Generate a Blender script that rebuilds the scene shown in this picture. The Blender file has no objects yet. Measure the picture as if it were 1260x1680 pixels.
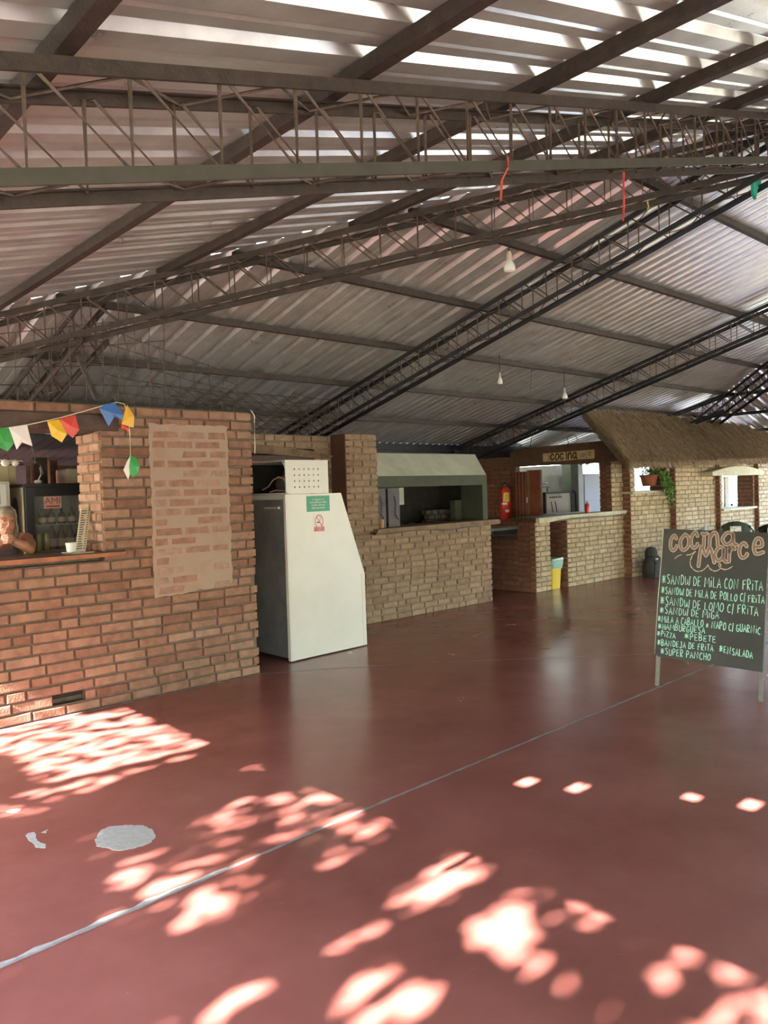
import bpy, bmesh, math, random
from mathutils import Vector, Matrix, noise
S = bpy.context.scene
COL = S.collection
# ------------------------------------------------------------ camera
F_PX = 1268.0; EYE = Vector((0, 0, 1.6))
_p, _y, _a = -math.radians(1.47), math.radians(47.4), math.atan(.0316)
FW = Vector((math.cos(_y)*math.cos(_p), math.sin(_y)*math.cos(_p), math.sin(_p)))
R0 = Vector((math.sin(_y), -math.cos(_y), 0)); U0 = R0.cross(FW)
RT = R0*math.cos(_a) - U0*math.sin(_a); UP = U0*math.cos(_a) + R0*math.sin(_a)
cd = bpy.data.cameras.new('camera'); cam = bpy.data.objects.new('camera', cd); COL.objects.link(cam)
cd.sensor_fit = 'VERTICAL'; cd.sensor_height = 36.0; cd.lens = F_PX/1680*36.0; cd.clip_start = .05; cd.clip_end = 400
cam.matrix_world = Matrix.Translation(EYE) @ Matrix((RT, UP, -FW)).transposed().to_4x4()
S.camera = cam
# ------------------------------------------------------------ light
SUN_EL, SUN_AZ = math.radians(33), math.radians(4)      # the sun stands low beyond the -X eave
SD = Vector((math.cos(SUN_EL)*math.cos(SUN_AZ), math.cos(SUN_EL)*math.sin(SUN_AZ), -math.sin(SUN_EL)))
sl = bpy.data.lights.new('sun', 'SUN'); sl.energy = 46.0; sl.angle = math.radians(.53); sl.color = (1, .955, .9)
so = bpy.data.objects.new('sun', sl); COL.objects.link(so)
so.rotation_euler = SD.to_track_quat('-Z', 'Y').to_euler(); so.location = (-12, 0, 9)
W = bpy.data.worlds.new('world'); S.world = W; W.use_nodes = True
nt = W.node_tree; nt.nodes.clear()
sky = nt.nodes.new('ShaderNodeTexSky'); sky.sky_type = 'NISHITA'; sky.sun_disc = False
sky.sun_elevation = SUN_EL; sky.sun_rotation = math.radians(-90); sky.air_density = 1.0; sky.dust_density = 1.2; sky.ozone_density = 1.0
bg = nt.nodes.new('ShaderNodeBackground'); bg.inputs[1].default_value = 1.3
wo = nt.nodes.new('ShaderNodeOutputWorld')
nt.links.new(sky.outputs[0], bg.inputs[0]); nt.links.new(bg.outputs[0], wo.inputs[0])
S.view_settings.view_transform = 'Standard'; S.view_settings.look = 'None'
S.view_settings.gamma = 1.0; S.view_settings.use_curve_mapping = False
S.view_settings.exposure = 1.2
S.cycles.max_bounces = 10; S.cycles.diffuse_bounces = 6; S.cycles.glossy_bounces = 4
S.cycles.caustics_reflective = False; S.cycles.caustics_refractive = False
S.cycles.sample_clamp_indirect = 8.0
# ------------------------------------------------------------ helpers
def at(px, py, ax, v):
    d = FW + RT*((px-630)/F_PX) - UP*((py-840)/F_PX); i = 'xyz'.index(ax)
    return EYE + d*((v-EYE[i])/d[i])
def sat(px, py, A, n):
    d = FW + RT*((px-630)/F_PX) - UP*((py-840)/F_PX)
    return EYE + d*((A-EYE).dot(n)/d.dot(n))
def mat(name, col, rough=.6, metal=0., var=0., scale=6., bump=0., bscale=40., col2=None, spec=None, coat=0., emit=None, trans=0., alpha=1., rvar=0.):
    m = bpy.data.materials.new(name); m.use_nodes = True; n = m.node_tree; b = n.nodes['Principled BSDF']
    c4 = lambda c: (c[0], c[1], c[2], 1)
    b.inputs['Base Color'].default_value = c4(col); b.inputs['Roughness'].default_value = rough; b.inputs['Metallic'].default_value = metal
    if coat: b.inputs['Coat Weight'].default_value = coat; b.inputs['Coat Roughness'].default_value = .08
    if spec is not None: b.inputs['Specular IOR Level'].default_value = spec
    if trans: b.inputs['Transmission Weight'].default_value = trans
    if alpha < 1: b.inputs['Alpha'].default_value = alpha
    if emit: b.inputs['Emission Color'].default_value = c4(emit[0]); b.inputs['Emission Strength'].default_value = emit[1]
    tc = n.nodes.new('ShaderNodeTexCoord')
    if var or col2:
        t = n.nodes.new('ShaderNodeTexNoise'); t.inputs['Scale'].default_value = scale; t.inputs['Detail'].default_value = 6; t.inputs['Roughness'].default_value = .65
        n.links.new(tc.outputs['Object'], t.inputs['Vector'])
        r = n.nodes.new('ShaderNodeValToRGB'); r.color_ramp.elements[0].position = .33; r.color_ramp.elements[1].position = .68
        c2 = col2 or tuple(min(1, x*(1+var)) for x in col)
        c1 = col if col2 else tuple(x*(1-var) for x in col)
        r.color_ramp.elements[0].color = c4(c1); r.color_ramp.elements[1].color = c4(c2)
        n.links.new(t.outputs[0], r.inputs[0]); n.links.new(r.outputs[0], b.inputs['Base Color'])
        if rvar:
            mr = n.nodes.new('ShaderNodeMapRange'); mr.inputs['To Min'].default_value = max(.02, rough-rvar); mr.inputs['To Max'].default_value = rough+rvar
            n.links.new(t.outputs[0], mr.inputs[0]); n.links.new(mr.outputs[0], b.inputs['Roughness'])
    if bump:
        t2 = n.nodes.new('ShaderNodeTexNoise'); t2.inputs['Scale'].default_value = bscale; t2.inputs['Detail'].default_value = 5
        n.links.new(tc.outputs['Object'], t2.inputs['Vector'])
        bp = n.nodes.new('ShaderNodeBump'); bp.inputs['Strength'].default_value = bump; bp.inputs['Distance'].default_value = .01
        n.links.new(t2.outputs[0], bp.inputs['Height']); n.links.new(bp.outputs[0], b.inputs['Normal'])
    return m
def brick_mat(name, cols, bump=.5):
    m = mat(name, cols[0], .9, bump=bump, bscale=70); n = m.node_tree; b = n.nodes['Principled BSDF']
    g = n.nodes.new('ShaderNodeNewGeometry'); r = n.nodes.new('ShaderNodeValToRGB'); els = r.color_ramp.elements
    els[0].color = (*cols[0], 1); els[1].color = (*cols[-1], 1)
    for i, c in enumerate(cols[1:-1]):
        e = els.new((i+1)/(len(cols)-1)); e.color = (*c, 1)
    n.links.new(g.outputs['Random Per Island'], r.inputs[0])
    tc = n.nodes.new('ShaderNodeTexCoord'); t = n.nodes.new('ShaderNodeTexNoise'); t.inputs['Scale'].default_value = 14; t.inputs['Detail'].default_value = 6
    n.links.new(tc.outputs['Object'], t.inputs['Vector'])
    mr = n.nodes.new('ShaderNodeMapRange'); mr.inputs['From Min'].default_value = .3; mr.inputs['From Max'].default_value = .7; mr.inputs['To Min'].default_value = .75; mr.inputs['To Max'].default_value = 1.2
    n.links.new(t.outputs[0], mr.inputs[0])
    v = n.nodes.new('ShaderNodeVectorMath'); v.operation = 'SCALE'
    n.links.new(r.outputs[0], v.inputs[0]); n.links.new(mr.outputs[0], v.inputs['Scale']); n.links.new(v.outputs[0], b.inputs['Base Color'])
    return m
class MB:
    def __init__(s): s.v = []; s.f = []; s.m = []
    def add(s, vs, fs, mi=0):
        o = len(s.v); s.v += [tuple(x) for x in vs]; s.f += [tuple(i+o for i in f) for f in fs]; s.m += [mi]*len(fs); return s
    def box(s, lo, hi, mi=0):
        x0, y0, z0 = lo; x1, y1, z1 = hi
        return s.add([(x0,y0,z0),(x1,y0,z0),(x1,y1,z0),(x0,y1,z0),(x0,y0,z1),(x1,y0,z1),(x1,y1,z1),(x0,y1,z1)], [(0,3,2,1),(4,5,6,7),(0,1,5,4),(1,2,6,5),(2,3,7,6),(3,0,4,7)], mi)
    def bbox(s, lo, hi, b=.005, mi=0):                      # box with chamfered edges
        bm = bmesh.new(); bmesh.ops.create_cube(bm, size=1)
        for v in bm.verts: v.co = Vector([(lo[i]+hi[i])/2 + v.co[i]*(hi[i]-lo[i]) for i in range(3)])
        bmesh.ops.bevel(bm, geom=list(bm.edges), offset=b, segments=2, affect='EDGES', profile=.6)
        s.bm(bm, mi); return s
    def bm(s, bm, mi=0, M=None):
        bm.verts.ensure_lookup_table(); bm.verts.index_update()
        s.add([(M @ v.co) if M else v.co for v in bm.verts], [[v.index for v in f.verts] for f in bm.faces], mi); bm.free(); return s
    def bar(s, a, b, w, h, up=(0,0,1), mi=0):               # rectangular bar from a to b
        a, b = Vector(a), Vector(b); d = (b-a).normalized(); r = d.cross(Vector(up)).normalized(); u = r.cross(d)
        vs = [p + r*(i*w/2) + u*(j*h/2) for p in (a, b) for i, j in ((-1,-1),(1,-1),(1,1),(-1,1))]
        return s.add(vs, [(0,1,2,3),(7,6,5,4),(0,4,5,1),(1,5,6,2),(2,6,7,3),(3,7,4,0)], mi)
    def tube(s, pts, r, n=6, mi=0, cap=True):
        pts = [Vector(p) for p in pts]; rs = r if isinstance(r, (list, tuple)) else [r]*len(pts); rings = []
        ref = Vector((0,0,1)); d0 = (pts[1]-pts[0]).normalized()
        if abs(d0.z) > .9: ref = Vector((1,0,0))
        for i, p in enumerate(pts):
            d = (pts[min(i+1,len(pts)-1)]-pts[max(i-1,0)])
            d = d.normalized() if d.length > 1e-9 else d0
            x = d.cross(ref)
            if x.length < 1e-3: x = d.cross(Vector((0,1,0)))
            x.normalize(); y = x.cross(d)
            rings.append([p + (x*math.cos(t)+y*math.sin(t))*rs[i] for t in [2*math.pi*k/n for k in range(n)]])
        vs = [v for q in rings for v in q]; fs = []
        for i in range(len(pts)-1):
            for k in range(n): fs.append((i*n+k, i*n+(k+1)%n, (i+1)*n+(k+1)%n, (i+1)*n+k))
        if cap: fs.append(tuple(range(n-1,-1,-1))); fs.append(tuple((len(pts)-1)*n+k for k in range(n)))
        return s.add(vs, fs, mi)
    def lathe(s, prof, c=(0,0,0), n=20, M=None, mi=0, sx=1., sy=1.):
        M = M or Matrix.Translation(Vector(c)); vs = []; fs = []
        for r, z in prof:
            for k in range(n): t = 2*math.pi*k/n; vs.append(M @ Vector((r*math.cos(t)*sx, r*math.sin(t)*sy, z)))
        for i in range(len(prof)-1):
            for k in range(n): fs.append((i*n+k, i*n+(k+1)%n, (i+1)*n+(k+1)%n, (i+1)*n+k))
        fs.append(tuple(range(n-1,-1,-1))); fs.append(tuple((len(prof)-1)*n+k for k in range(n)))
        return s.add(vs, fs, mi)
    def prism(s, poly, a, b, fn, mi=0):                     # polygon (u,v) swept from depth a to b; fn(u,v,w)->point
        n = len(poly); vs = [fn(u,v,a) for u,v in poly]+[fn(u,v,b) for u,v in poly]
        fs = [tuple(range(n-1,-1,-1)), tuple(range(n,2*n))]+[(i,(i+1)%n,(i+1)%n+n,i+n) for i in range(n)]
        return s.add(vs, fs, mi)
    def ball(s, c, r, n=12, mi=0):
        bm = bmesh.new(); bmesh.ops.create_uvsphere(bm, u_segments=n, v_segments=max(6,n*2//3), radius=1)
        rr = r if isinstance(r,(tuple,list)) else (r,r,r)
        return s.bm(bm, mi, Matrix.Translation(Vector(c)) @ Matrix.Diagonal((*rr,1)))
    def build(s, name, mats, parent=None, smooth=False):
        me = bpy.data.meshes.new(name); me.from_pydata([tuple(v) for v in s.v], [], s.f)
        for m in (mats if isinstance(mats, (list, tuple)) else [mats]): me.materials.append(m)
        me.polygons.foreach_set('material_index', s.m)
        if smooth: me.polygons.foreach_set('use_smooth', [True]*len(s.f))
        me.update()
        bm = bmesh.new(); bm.from_mesh(me); bmesh.ops.recalc_face_normals(bm, faces=bm.faces); bm.to_mesh(me); bm.free()
        if smooth: me.set_sharp_from_angle(angle=math.radians(38))
        o = bpy.data.objects.new(name, me); COL.objects.link(o); put(o, parent); return o
def put(o, parent):
    if parent is not None:
        o.parent = parent
        if parent.type == 'EMPTY': o.location = -parent.location
def thing(name, label, cat, loc, group=None):
    o = bpy.data.objects.new(name, None); COL.objects.link(o); o.location = loc; o.empty_display_size = .1
    o['label'] = label; o['category'] = cat
    if group: o['group'] = group
    return o
def tag(o, label, cat, group=None):
    o['label'] = label; o['category'] = cat
    if group: o['group'] = group
    return o
def struct(o): o['kind'] = 'structure'; return o
def lab(o, l): o['label'] = l; return o
def center(o):                                               # origin of a single-mesh thing to its base centre
    me = o.data; xs = [v.co for v in me.vertices]; c = sum(xs, Vector())/len(xs); c.z = min(v.z for v in xs)
    me.transform(Matrix.Translation(-c)); o.location = c; return o
def copy_tree(o, label=None):
    c = o.copy(); COL.objects.link(c)
    for ch in [x for x in COL.objects if x.parent == o]:
        d = ch.copy(); COL.objects.link(d); d.parent = c
        for g in [x for x in COL.objects if x.parent == ch]:
            e = g.copy(); COL.objects.link(e); e.parent = d
    if label: c['label'] = label
    return c
def text_mesh(name, body, size, fn, m, parent, ext=.0006, align='CENTER', lines=1.1):
    cu = bpy.data.curves.new(name, 'FONT'); cu.body = body; cu.size = size; cu.extrude = ext; cu.align_x = align; cu.space_line = lines; cu.resolution_u = 2
    t = bpy.data.objects.new(name, cu); COL.objects.link(t)
    me = bpy.data.meshes.new_from_object(t.evaluated_get(bpy.context.evaluated_depsgraph_get()))
    bpy.data.objects.remove(t); bpy.data.curves.remove(cu)
    for v in me.vertices: v.co = fn(v.co.x, v.co.y, v.co.z)
    me.name = name; me.materials.clear(); me.materials.append(m)
    o = bpy.data.objects.new(name, me); COL.objects.link(o); put(o, parent); return o
# hand-lettering strokes on a 0..1 (x) by 0..1 (y) cell
G = {'A':[[(0,0),(.45,1),(.9,0)],[(.2,.35),(.75,.38)]],'B':[[(.05,0),(.05,1),(.6,.9),(.6,.6),(.1,.52),(.7,.42),(.65,.08),(.05,0)]],
'C':[[(.8,.85),(.45,1),(.08,.6),(.15,.15),(.5,0),(.8,.12)]],'D':[[(.1,0),(.1,1),(.6,.9),(.85,.5),(.6,.1),(.1,0)]],
'E':[[(.75,1),(.1,.95),(.1,.02),(.8,.05)],[(.1,.5),(.65,.52)]],'F':[[(.85,1),(.1,.95),(.1,0)],[(.1,.55),(.65,.58)]],
'G':[[(.8,.9),(.3,1),(.1,.5),(.2,.05),(.7,0),(.8,.4),(.45,.42)]],'H':[[(.1,1),(.1,0)],[(.8,1),(.8,0)],[(.1,.5),(.8,.52)]],
'I':[[(.4,1),(.4,0)]],'i':[[(.4,.65),(.4,0)],[(.4,.9),(.42,.98)]],'J':[[(.3,1),(.8,1)],[(.6,1),(.6,.15),(.3,0),(.1,.15)]],'L':[[(.12,1),(.1,0),(.75,.04)]],
'M':[[(.02,0),(.12,1),(.5,.35),(.82,1),(.98,0)]],'N':[[(.08,0),(.1,1),(.75,0),(.8,1)]],'O':[[(.45,1),(.08,.6),(.15,.1),(.5,0),(.85,.35),(.8,.85),(.45,1)]],
'o':[[(.4,.5),(.15,.3),(.3,.03),(.6,.15),(.6,.42),(.4,.5)]],'P':[[(.1,0),(.1,1),(.65,.95),(.7,.6),(.12,.48)]],'R':[[(.1,0),(.1,1),(.65,.95),(.7,.6),(.12,.5),(.75,0)]],
'S':[[(.75,.9),(.4,1),(.12,.78),(.7,.35),(.55,.03),(.1,.08)]],'T':[[(.0,.98),(.95,1)],[(.48,1),(.45,0)]],'U':[[(.08,1),(.15,.1),(.5,0),(.78,.15),(.82,1)]],
'W':[[(.02,.95),(.15,.02),(.45,.2),(.5,.7),(.55,.15),(.85,.02),(.95,1)]],'Z':[[(.1,1),(.8,.97),(.15,.03),(.85,.05)]],'/':[[(.6,1.1),(.15,-.15)]],'.':[[(.2,0),(.25,.04)]],
'*':[[(.1,.5),(.9,.5)],[(.5,.95),(.45,.05)],[(.2,.85),(.85,.15)],[(.85,.85),(.15,.15)]],
'c':[[(.72,.78),(.45,1),(.12,.7),(.1,.25),(.4,0),(.72,.18),(.75,.3)]],'n':[[(.12,0),(.12,.95),(.15,.6),(.45,1),(.75,.8),(.85,0)]],'a':[[(.75,.85),(.4,1),(.08,.5),(.35,.05),(.72,.4),(.75,.95),(.78,.2),(.98,.02)]],
'1':[[(.4,.75),(.4,0)],[(.1,1.05),(.4,1.0),(.75,1.08)]],'m':[[(.05,-.25),(.2,1),(.45,.35),(.65,.95),(.95,0)]],'r':[[(.15,0),(.15,.95),(.18,.6),(.5,1),(.8,.85)]],'e':[[(.15,.5),(.75,.55),(.65,.95),(.3,.95),(.08,.5),(.3,.05),(.85,.15)]]}
def smooth_pts(p, k=4):
    if len(p) < 3: return p
    out = []
    for i in range(len(p)-1):
        a, b, c, d = p[max(i-1,0)], p[i], p[i+1], p[min(i+2,len(p)-1)]
        for j in range(k):
            t = j/k
            out.append(tuple(.5*((2*b[q])+(-a[q]+c[q])*t+(2*a[q]-5*b[q]+4*c[q]-d[q])*t*t+(-a[q]+3*b[q]-3*c[q]+d[q])*t**3) for q in (0,1)))
    return out+[p[-1]]
def ribbon(mb, pts, w, fn, off, mi=0, jit=0.):
    n = len(pts); L = []; Rr = []
    for i in range(n):
        a, b = pts[max(i-1,0)], pts[min(i+1,n-1)]; dx, dy = b[0]-a[0], b[1]-a[1]; l = math.hypot(dx,dy) or 1
        ww = w/2*(1+random.uniform(-jit,jit)); nx, ny = -dy/l*ww, dx/l*ww
        L.append((pts[i][0]+nx, pts[i][1]+ny)); Rr.append((pts[i][0]-nx, pts[i][1]-ny))
    mb.add([fn(*p, off) for p in L]+[fn(*p, off) for p in Rr], [(i, i+1, n+i+1, n+i) for i in range(n-1)], mi)
    if w > .012:
        for e in (pts[0], pts[-1]): mb.add([fn(e[0]+w/2*math.cos(t*math.pi/5), e[1]+w/2*math.sin(t*math.pi/5), off) for t in range(10)], [tuple(range(10))], mi)
def letter(mb, ch, x, y, w, h, sw, fn, off, mi=0, curved=False, jit=.25, sl=0.):
    for st in G[ch]:
        p = [(x+(u+random.uniform(-.02,.02))*w+v*sl, y+(v+random.uniform(-.02,.02))*h) for u, v in st]
        ribbon(mb, smooth_pts(p) if (curved or len(p) > 3 and ch in 'BCDGOoPRSUcnaeJr') else p, sw, fn, off, mi, jit)
# brick courses; fn(u, v, depth) -> world, depth grows out of the wall
def bricks(mb, u0, u1, v0, v1, fn, holes=(), seed=0, th=.2, ov=(0,0), course=.08, bl=.255, mj=.016, bi=0, ci=1):
    rnd = random.Random(seed); n = max(1, round((v1-v0)/course)); ch = (v1-v0)/n
    for r in range(n):
        a, b = v0+r*ch, v0+(r+1)*ch; mid = (a+b)/2; iv = [(u0, u1)]
        for (p, q, s, t) in holes:
            if s < mid < t:
                iv = [z for (x, y) in iv for z in ((x, min(y, p)), (max(x, q), y)) if z[1]-z[0] > .02]
        for (x, y) in iv:
            mb.add([fn(*c) for c in ((x,a,-th),(y,a,-th),(y,b,-th),(x,b,-th),(x,a,-.019),(y,a,-.019),(y,b,-.019),(x,b,-.019))], [(0,3,2,1),(4,5,6,7),(0,1,5,4),(1,2,6,5),(2,3,7,6),(3,0,4,7)], ci)
            p = x - (bl*.5 if r % 2 else 0) - rnd.uniform(0,.03)
            while p < y:
                l = bl*rnd.choice((1,1,1,1,.96,1.04,1,.55)); q = p+l-mj
                s, t = max(p, x-(ov[0] if x == u0 else 0)), min(q, y+(ov[1] if y == u1 else 0)); p += l
                if s <= x+.001: s = x-(ov[0]*rnd.uniform(.3,1) if x == u0 else 0)
                if y-t < .03: t = y+(ov[1]*rnd.uniform(.3,1) if y == u1 else 0); p = y+1
                if t-s < .035: continue
                d = rnd.uniform(-.004,.004); c = .006; g = mj/2+rnd.uniform(-.002,.002); e = rnd.uniform(-.003,.003)
                B = [(s,a+g),(t,a+g+e),(t,b-g+e),(s,b-g)]; Fq = [(s+c,a+g+c),(t-c,a+g+c+e),(t-c,b-g-c+e),(s+c,b-g-c)]
                vs = [fn(*z,-.03) for z in B]+[fn(*z,-c+d) for z in B]+[fn(*z,d) for z in Fq]
                fs = [(8,9,10,11)]+[(i,(i+1)%4,(i+1)%4+4,i+4) for i in range(4)]+[(i+4,(i+1)%4+4,(i+1)%4+8,i+8) for i in range(4)]
                mb.add(vs, fs, bi)
def fy(y): return lambda u, v, d: (u, y-d, v)                # wall facing -Y
def fx(x): return lambda u, v, d: (x-d, u, v)                # wall facing -X
# ------------------------------------------------------------ materials
M = {}
M['brick'] = brick_mat('brick_red', [(.20,.095,.06),(.27,.14,.09),(.30,.175,.115),(.235,.12,.08),(.33,.2,.14)])
M['brickp'] = brick_mat('brick_dusty', [(.24,.15,.10),(.3,.2,.13),(.34,.235,.155),(.27,.175,.115),(.37,.265,.18)])
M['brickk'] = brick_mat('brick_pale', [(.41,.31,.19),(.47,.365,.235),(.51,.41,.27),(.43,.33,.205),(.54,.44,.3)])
M['brickd'] = brick_mat('brick_shaded_side', [(.17,.075,.045),(.2,.09,.055),(.15,.065,.04),(.22,.105,.065)])  # brick and mortar of the -X faces, their shade put into the colour
M['mortard'] = mat('mortar_shaded_side', (.12,.06,.04), .95, var=.2, bump=.4)
M['mortar'] = mat('mortar', (.15,.11,.08), .95, var=.25, scale=12, bump=.5, bscale=60)
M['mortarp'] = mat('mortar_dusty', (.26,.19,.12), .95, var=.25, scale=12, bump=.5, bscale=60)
M['wood'] = mat('dark_wood', (.06,.03,.02), .6, var=.4, scale=9, bump=.4)
M['woodo'] = mat('orange_wood', (.32,.1,.035), .45, var=.35, scale=7, bump=.3)
M['lint'] = mat('grey_wood', (.2,.13,.08), .85, var=.35, scale=8, bump=.6)
M['rust'] = mat('rusty_steel', (.026,.019,.016), .6, .3, col2=(.06,.04,.031), scale=18, bump=.3, bscale=90)
M['steel'] = mat('black_steel', (.028,.028,.034), .5, .4, var=.3, scale=10)
M['gsteel'] = mat('grey_green_steel', (.04,.041,.031), .6, .3, col2=(.07,.06,.048), scale=10)
M['rod'] = mat('rod_steel', (.09,.06,.045), .6, .4, var=.4, scale=30)
M['white'] = mat('white_enamel', (.63,.615,.57), .28, var=.04, scale=3)
M['green'] = mat('green_plaster', (.06,.07,.046), .8, var=.15, scale=6, bump=.3)
M['black'] = mat('black_plastic', (.012,.012,.014), .4)
M['soot'] = mat('soot', (.02,.017,.015), .95, var=.4, scale=10, bump=.5)
M['paper'] = mat('paper', (.7,.62,.48), .8)
M['glass'] = mat('glass', (.5,.55,.55), .03, alpha=.12, spec=.6)
M['ink'] = mat('ink', (.03,.025,.02), .8)
M['red'] = mat('red_enamel', (.55,.03,.02), .3)
M['cord'] = mat('cord', (.02,.02,.02), .6)
# ------------------------------------------------------------ roof planes
SL = .274; XA, XB, YR, ZA = 6.3, 10.1, 2.05, 4.226
XW, XE, YS, YN = -1.0, 17.4, -5.25, 9.25
def zc(x, y): return ZA - SL*max(XA-x, x-XB, abs(y-YR), 0)
SH = .10
m = mat('galvanised_sheet', (.56,.54,.53), .31, .7, col2=(.74,.72,.705), scale=5, bump=.03, bscale=25, rvar=.1); M['sheet'] = m
n_ = m.node_tree; wv = n_.nodes.new('ShaderNodeTexNoise'); wv.inputs['Scale'].default_value = .7; wv.inputs['Detail'].default_value = 3
def profile(a, b, kind, extra=()):
    pat = ((0,0),(.085,0),(.1,.006),(.115,0),(.17,0),(.195,.036),(.226,.036)) if kind == 0 else ((0,0),(.04,0),(.048,.005),(.056,0),(.095,0),(.118,.032),(.142,.032))
    P = .25 if kind == 0 else .155; out = []; u = a
    while u < b:
        for o, h in pat:
            if u+o <= b: out.append((u+o, h))
        u += P
    out.append((b, 0))
    for e in extra:
        for k in range(len(out)-1):
            if out[k][0] < e < out[k+1][0]:
                t = (e-out[k][0])/(out[k+1][0]-out[k][0]); out.insert(k+1, (e, out[k][1]+t*(out[k+1][1]-out[k][1]))); break
    return out
def holes_for_spots():                                       # four holes cut out of view so sun spots land on the floor
    res = []
    for cx, cy in ((3.363,2.571),(3.477,2.327),(3.734,1.835),(3.861,1.587)):
        t = 0
        while True:
            q = Vector((cx,cy,0)) - SD*t
            if q.z >= zc(q.x,q.y)+SH: break
            t += .005
        res.append((q.x, q.y))
    return res
HOLES = holes_for_spots()
def sheet(name, prof, e0, lim, fn, holes=()):
    mb = MB()
    for (u, h), (v, k) in zip(prof, prof[1:]):
        a, b = lim(u), lim(v)
        if abs(a-e0) < .02 and abs(b-e0) < .02: continue
        cuts = [e0]; hole = None
        for hx, hy in holes:
            if hy-.036 < (u+v)/2 < hy+.036: hole = hx
        if hole is None: mb.add([fn(e0,u,h), fn(a,u,h), fn(b,v,k), fn(e0,v,k)], [(0,1,2,3)])
        else:
            mb.add([fn(e0,u,h), fn(hole-.04,u,h), fn(hole-.04,v,k), fn(e0,v,k)], [(0,1,2,3)])
            mb.add([fn(hole+.04,u,h), fn(a,u,h), fn(b,v,k), fn(hole+.04,v,k)], [(0,1,2,3)])
    return struct(mb.build(name, M['sheet']))
S1 = lambda x, y, h: (x, y, ZA-SL*(XA-x)+SH+h)
S2 = lambda y, x, h: (x, y, ZA-SL*(y-YR)+SH+h)
S3 = lambda x, y, h: (x, y, ZA-SL*(x-XB)+SH+h)
S4 = lambda y, x, h: (x, y, ZA-SL*(YR-y)+SH+h)
ex = [hy+d for hx, hy in HOLES for d in (-.036, .036)]
sheet('ceiling_west', profile(YS, YN, 0, ex), XW, lambda y: max(XW, XA-abs(y-YR)), S1, HOLES)
rx = lambda x: max(0, XA-x, x-XB)
sheet('ceiling_north', profile(XW, XA-.1, 0)+profile(XA-.1, XE, 1)[1:], YN, lambda x: min(YN, YR+rx(x)), S2)
sheet('ceiling_east', profile(YS, YN, 0), XE, lambda y: min(XE, XB+abs(y-YR)), S3)
sheet('ceiling_south', profile(XW, XE, 0), YS, lambda x: max(YS, YR-rx(x)), S4)
mb = MB(); mb.bar((XA-.1,YR,ZA+SH+.02),(XB+.1,YR,ZA+SH+.02),.3,.02); struct(mb.build('trim_ridge', M['sheet']))
# ------------------------------------------------------------ purlins
def purlin(a, b, label, grp, m='rust'):
    mb = MB(); a, b = Vector(a), Vector(b); mb.bar(a, b, .045, .058)
    tag(center(mb.build('roof_purlin', M[m])), label, 'roof purlin', grp)
nm = ['lowest','second lowest','third','fourth','fifth','topmost']
for i, x in enumerate((-.2,.785,1.82,2.82,3.87,4.85,5.75)):
    z = ZA-SL*(XA-x)+.062; w = XA-x
    purlin((x,YR-w,z),(x,YR+w,z), 'brown steel purlin under the large near roof slope, number %s up from the western eave' % ['one','two','three','four','five','six','seven'][i], 'purlins of the near roof slope')
for i, y in enumerate((3.1,4.16,5.12,6.1,7.09,8.1)):
    z = ZA-SL*(y-YR)+.062; w = y-YR
    purlin((XA-w,y,z),(XB+w,y,z), 'brown steel purlin under the far roof slope above the brick walls, %s from the ridge' % ['first','second','third','fourth','fifth','sixth'][i], 'purlins of the far roof slope')
for i, x in enumerate((12.2,13.2,14.2,15.2,16.2)):
    z = ZA-SL*(x-XB)+.062; w = x-XB
    purlin((x,YR-w,z),(x,YR+w,z), 'black purlin of the end roof slope right of the thatch, %s from the ridge' % ['first','second','third','fourth','fifth'][i], 'purlins of the right end roof slope', 'steel')
for i, y in enumerate((-4,-2.4,-.8)):
    z = ZA-SL*(YR-y)+.062; w = YR-y
    purlin((XA-w,y,z),(XB+w,y,z), 'brown purlin under the roof slope behind the viewer, %s from its eave' % ['first','second','third'][i], 'purlins of the rear roof slope')
# ------------------------------------------------------------ lattice trusses
def truss(a, b, label, m='rust', m2=None, w=.2, h=.28, pitch=.29, cs=.042, rmat='rod', ph=0.):
    a, b = Vector(a), Vector(b); t = thing('roof_truss', label, 'roof truss', a); d = (b-a).normalized(); s = d.cross(Vector((0,0,1))).normalized(); U = Vector((0,0,1))
    for i, (sg, dz) in enumerate(((1,0),(-1,0),(1,-h),(-1,-h))):
        mb = MB(); o = s*(sg*w/2)+U*dz; k = .0 if dz == 0 else .12
        mb.bar(a+o+d*k, b+o, .012, cs); mb.bar(a+o+d*k+U*(cs/2-.004)-s*(sg*.013), b+o+U*(cs/2-.004)-s*(sg*.013), .022, .006)
        mb.build('chord', M[m2 or m] if dz and sg > 0 else M[m], t)
    L = (b-a).length; n = int(L/pitch); zz = []
    for sg in (1,-1):                                        # N-shaped bent rod on both faces
        pts = []
        for k in range(n):
            p = a+d*(ph*(1 if sg > 0 else .35)+.1+k*pitch)+s*(sg*(w/2-.012)); pts += [p-U*(h-.01), p-U*.01, p+d*(.03)-U*.008] if k % 1 == 0 else []
            # diagonal runs down to the foot of the next upright
        mb = MB(); mb.tube(pts, .007, 5); mb.build('lacing', M[rmat], t)
    for dz in (-.012, -h+.012):
        pts = [a+d*(.1+k*pitch*.9)+s*((w/2-.01)*(1 if k % 2 else -1))+U*dz for k in range(int(L/(pitch*.9)))]
        mb = MB(); mb.tube(pts, .005, 5); mb.build('tie_rod', M[rmat], t)
    return t
P = lambda x, y: (x, y, zc(x,y))
truss(P(-.9,2.1), P(6.15,2.1), 'rusty brown lattice truss crossing the top of the picture, nearest to the viewer', 'rust', 'gsteel', ph=0.09)
truss(P(-.9,9.2), P(6.22,2.12), 'brown lattice hip truss rising from behind the left wall towards the roof peak', 'rust')
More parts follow.
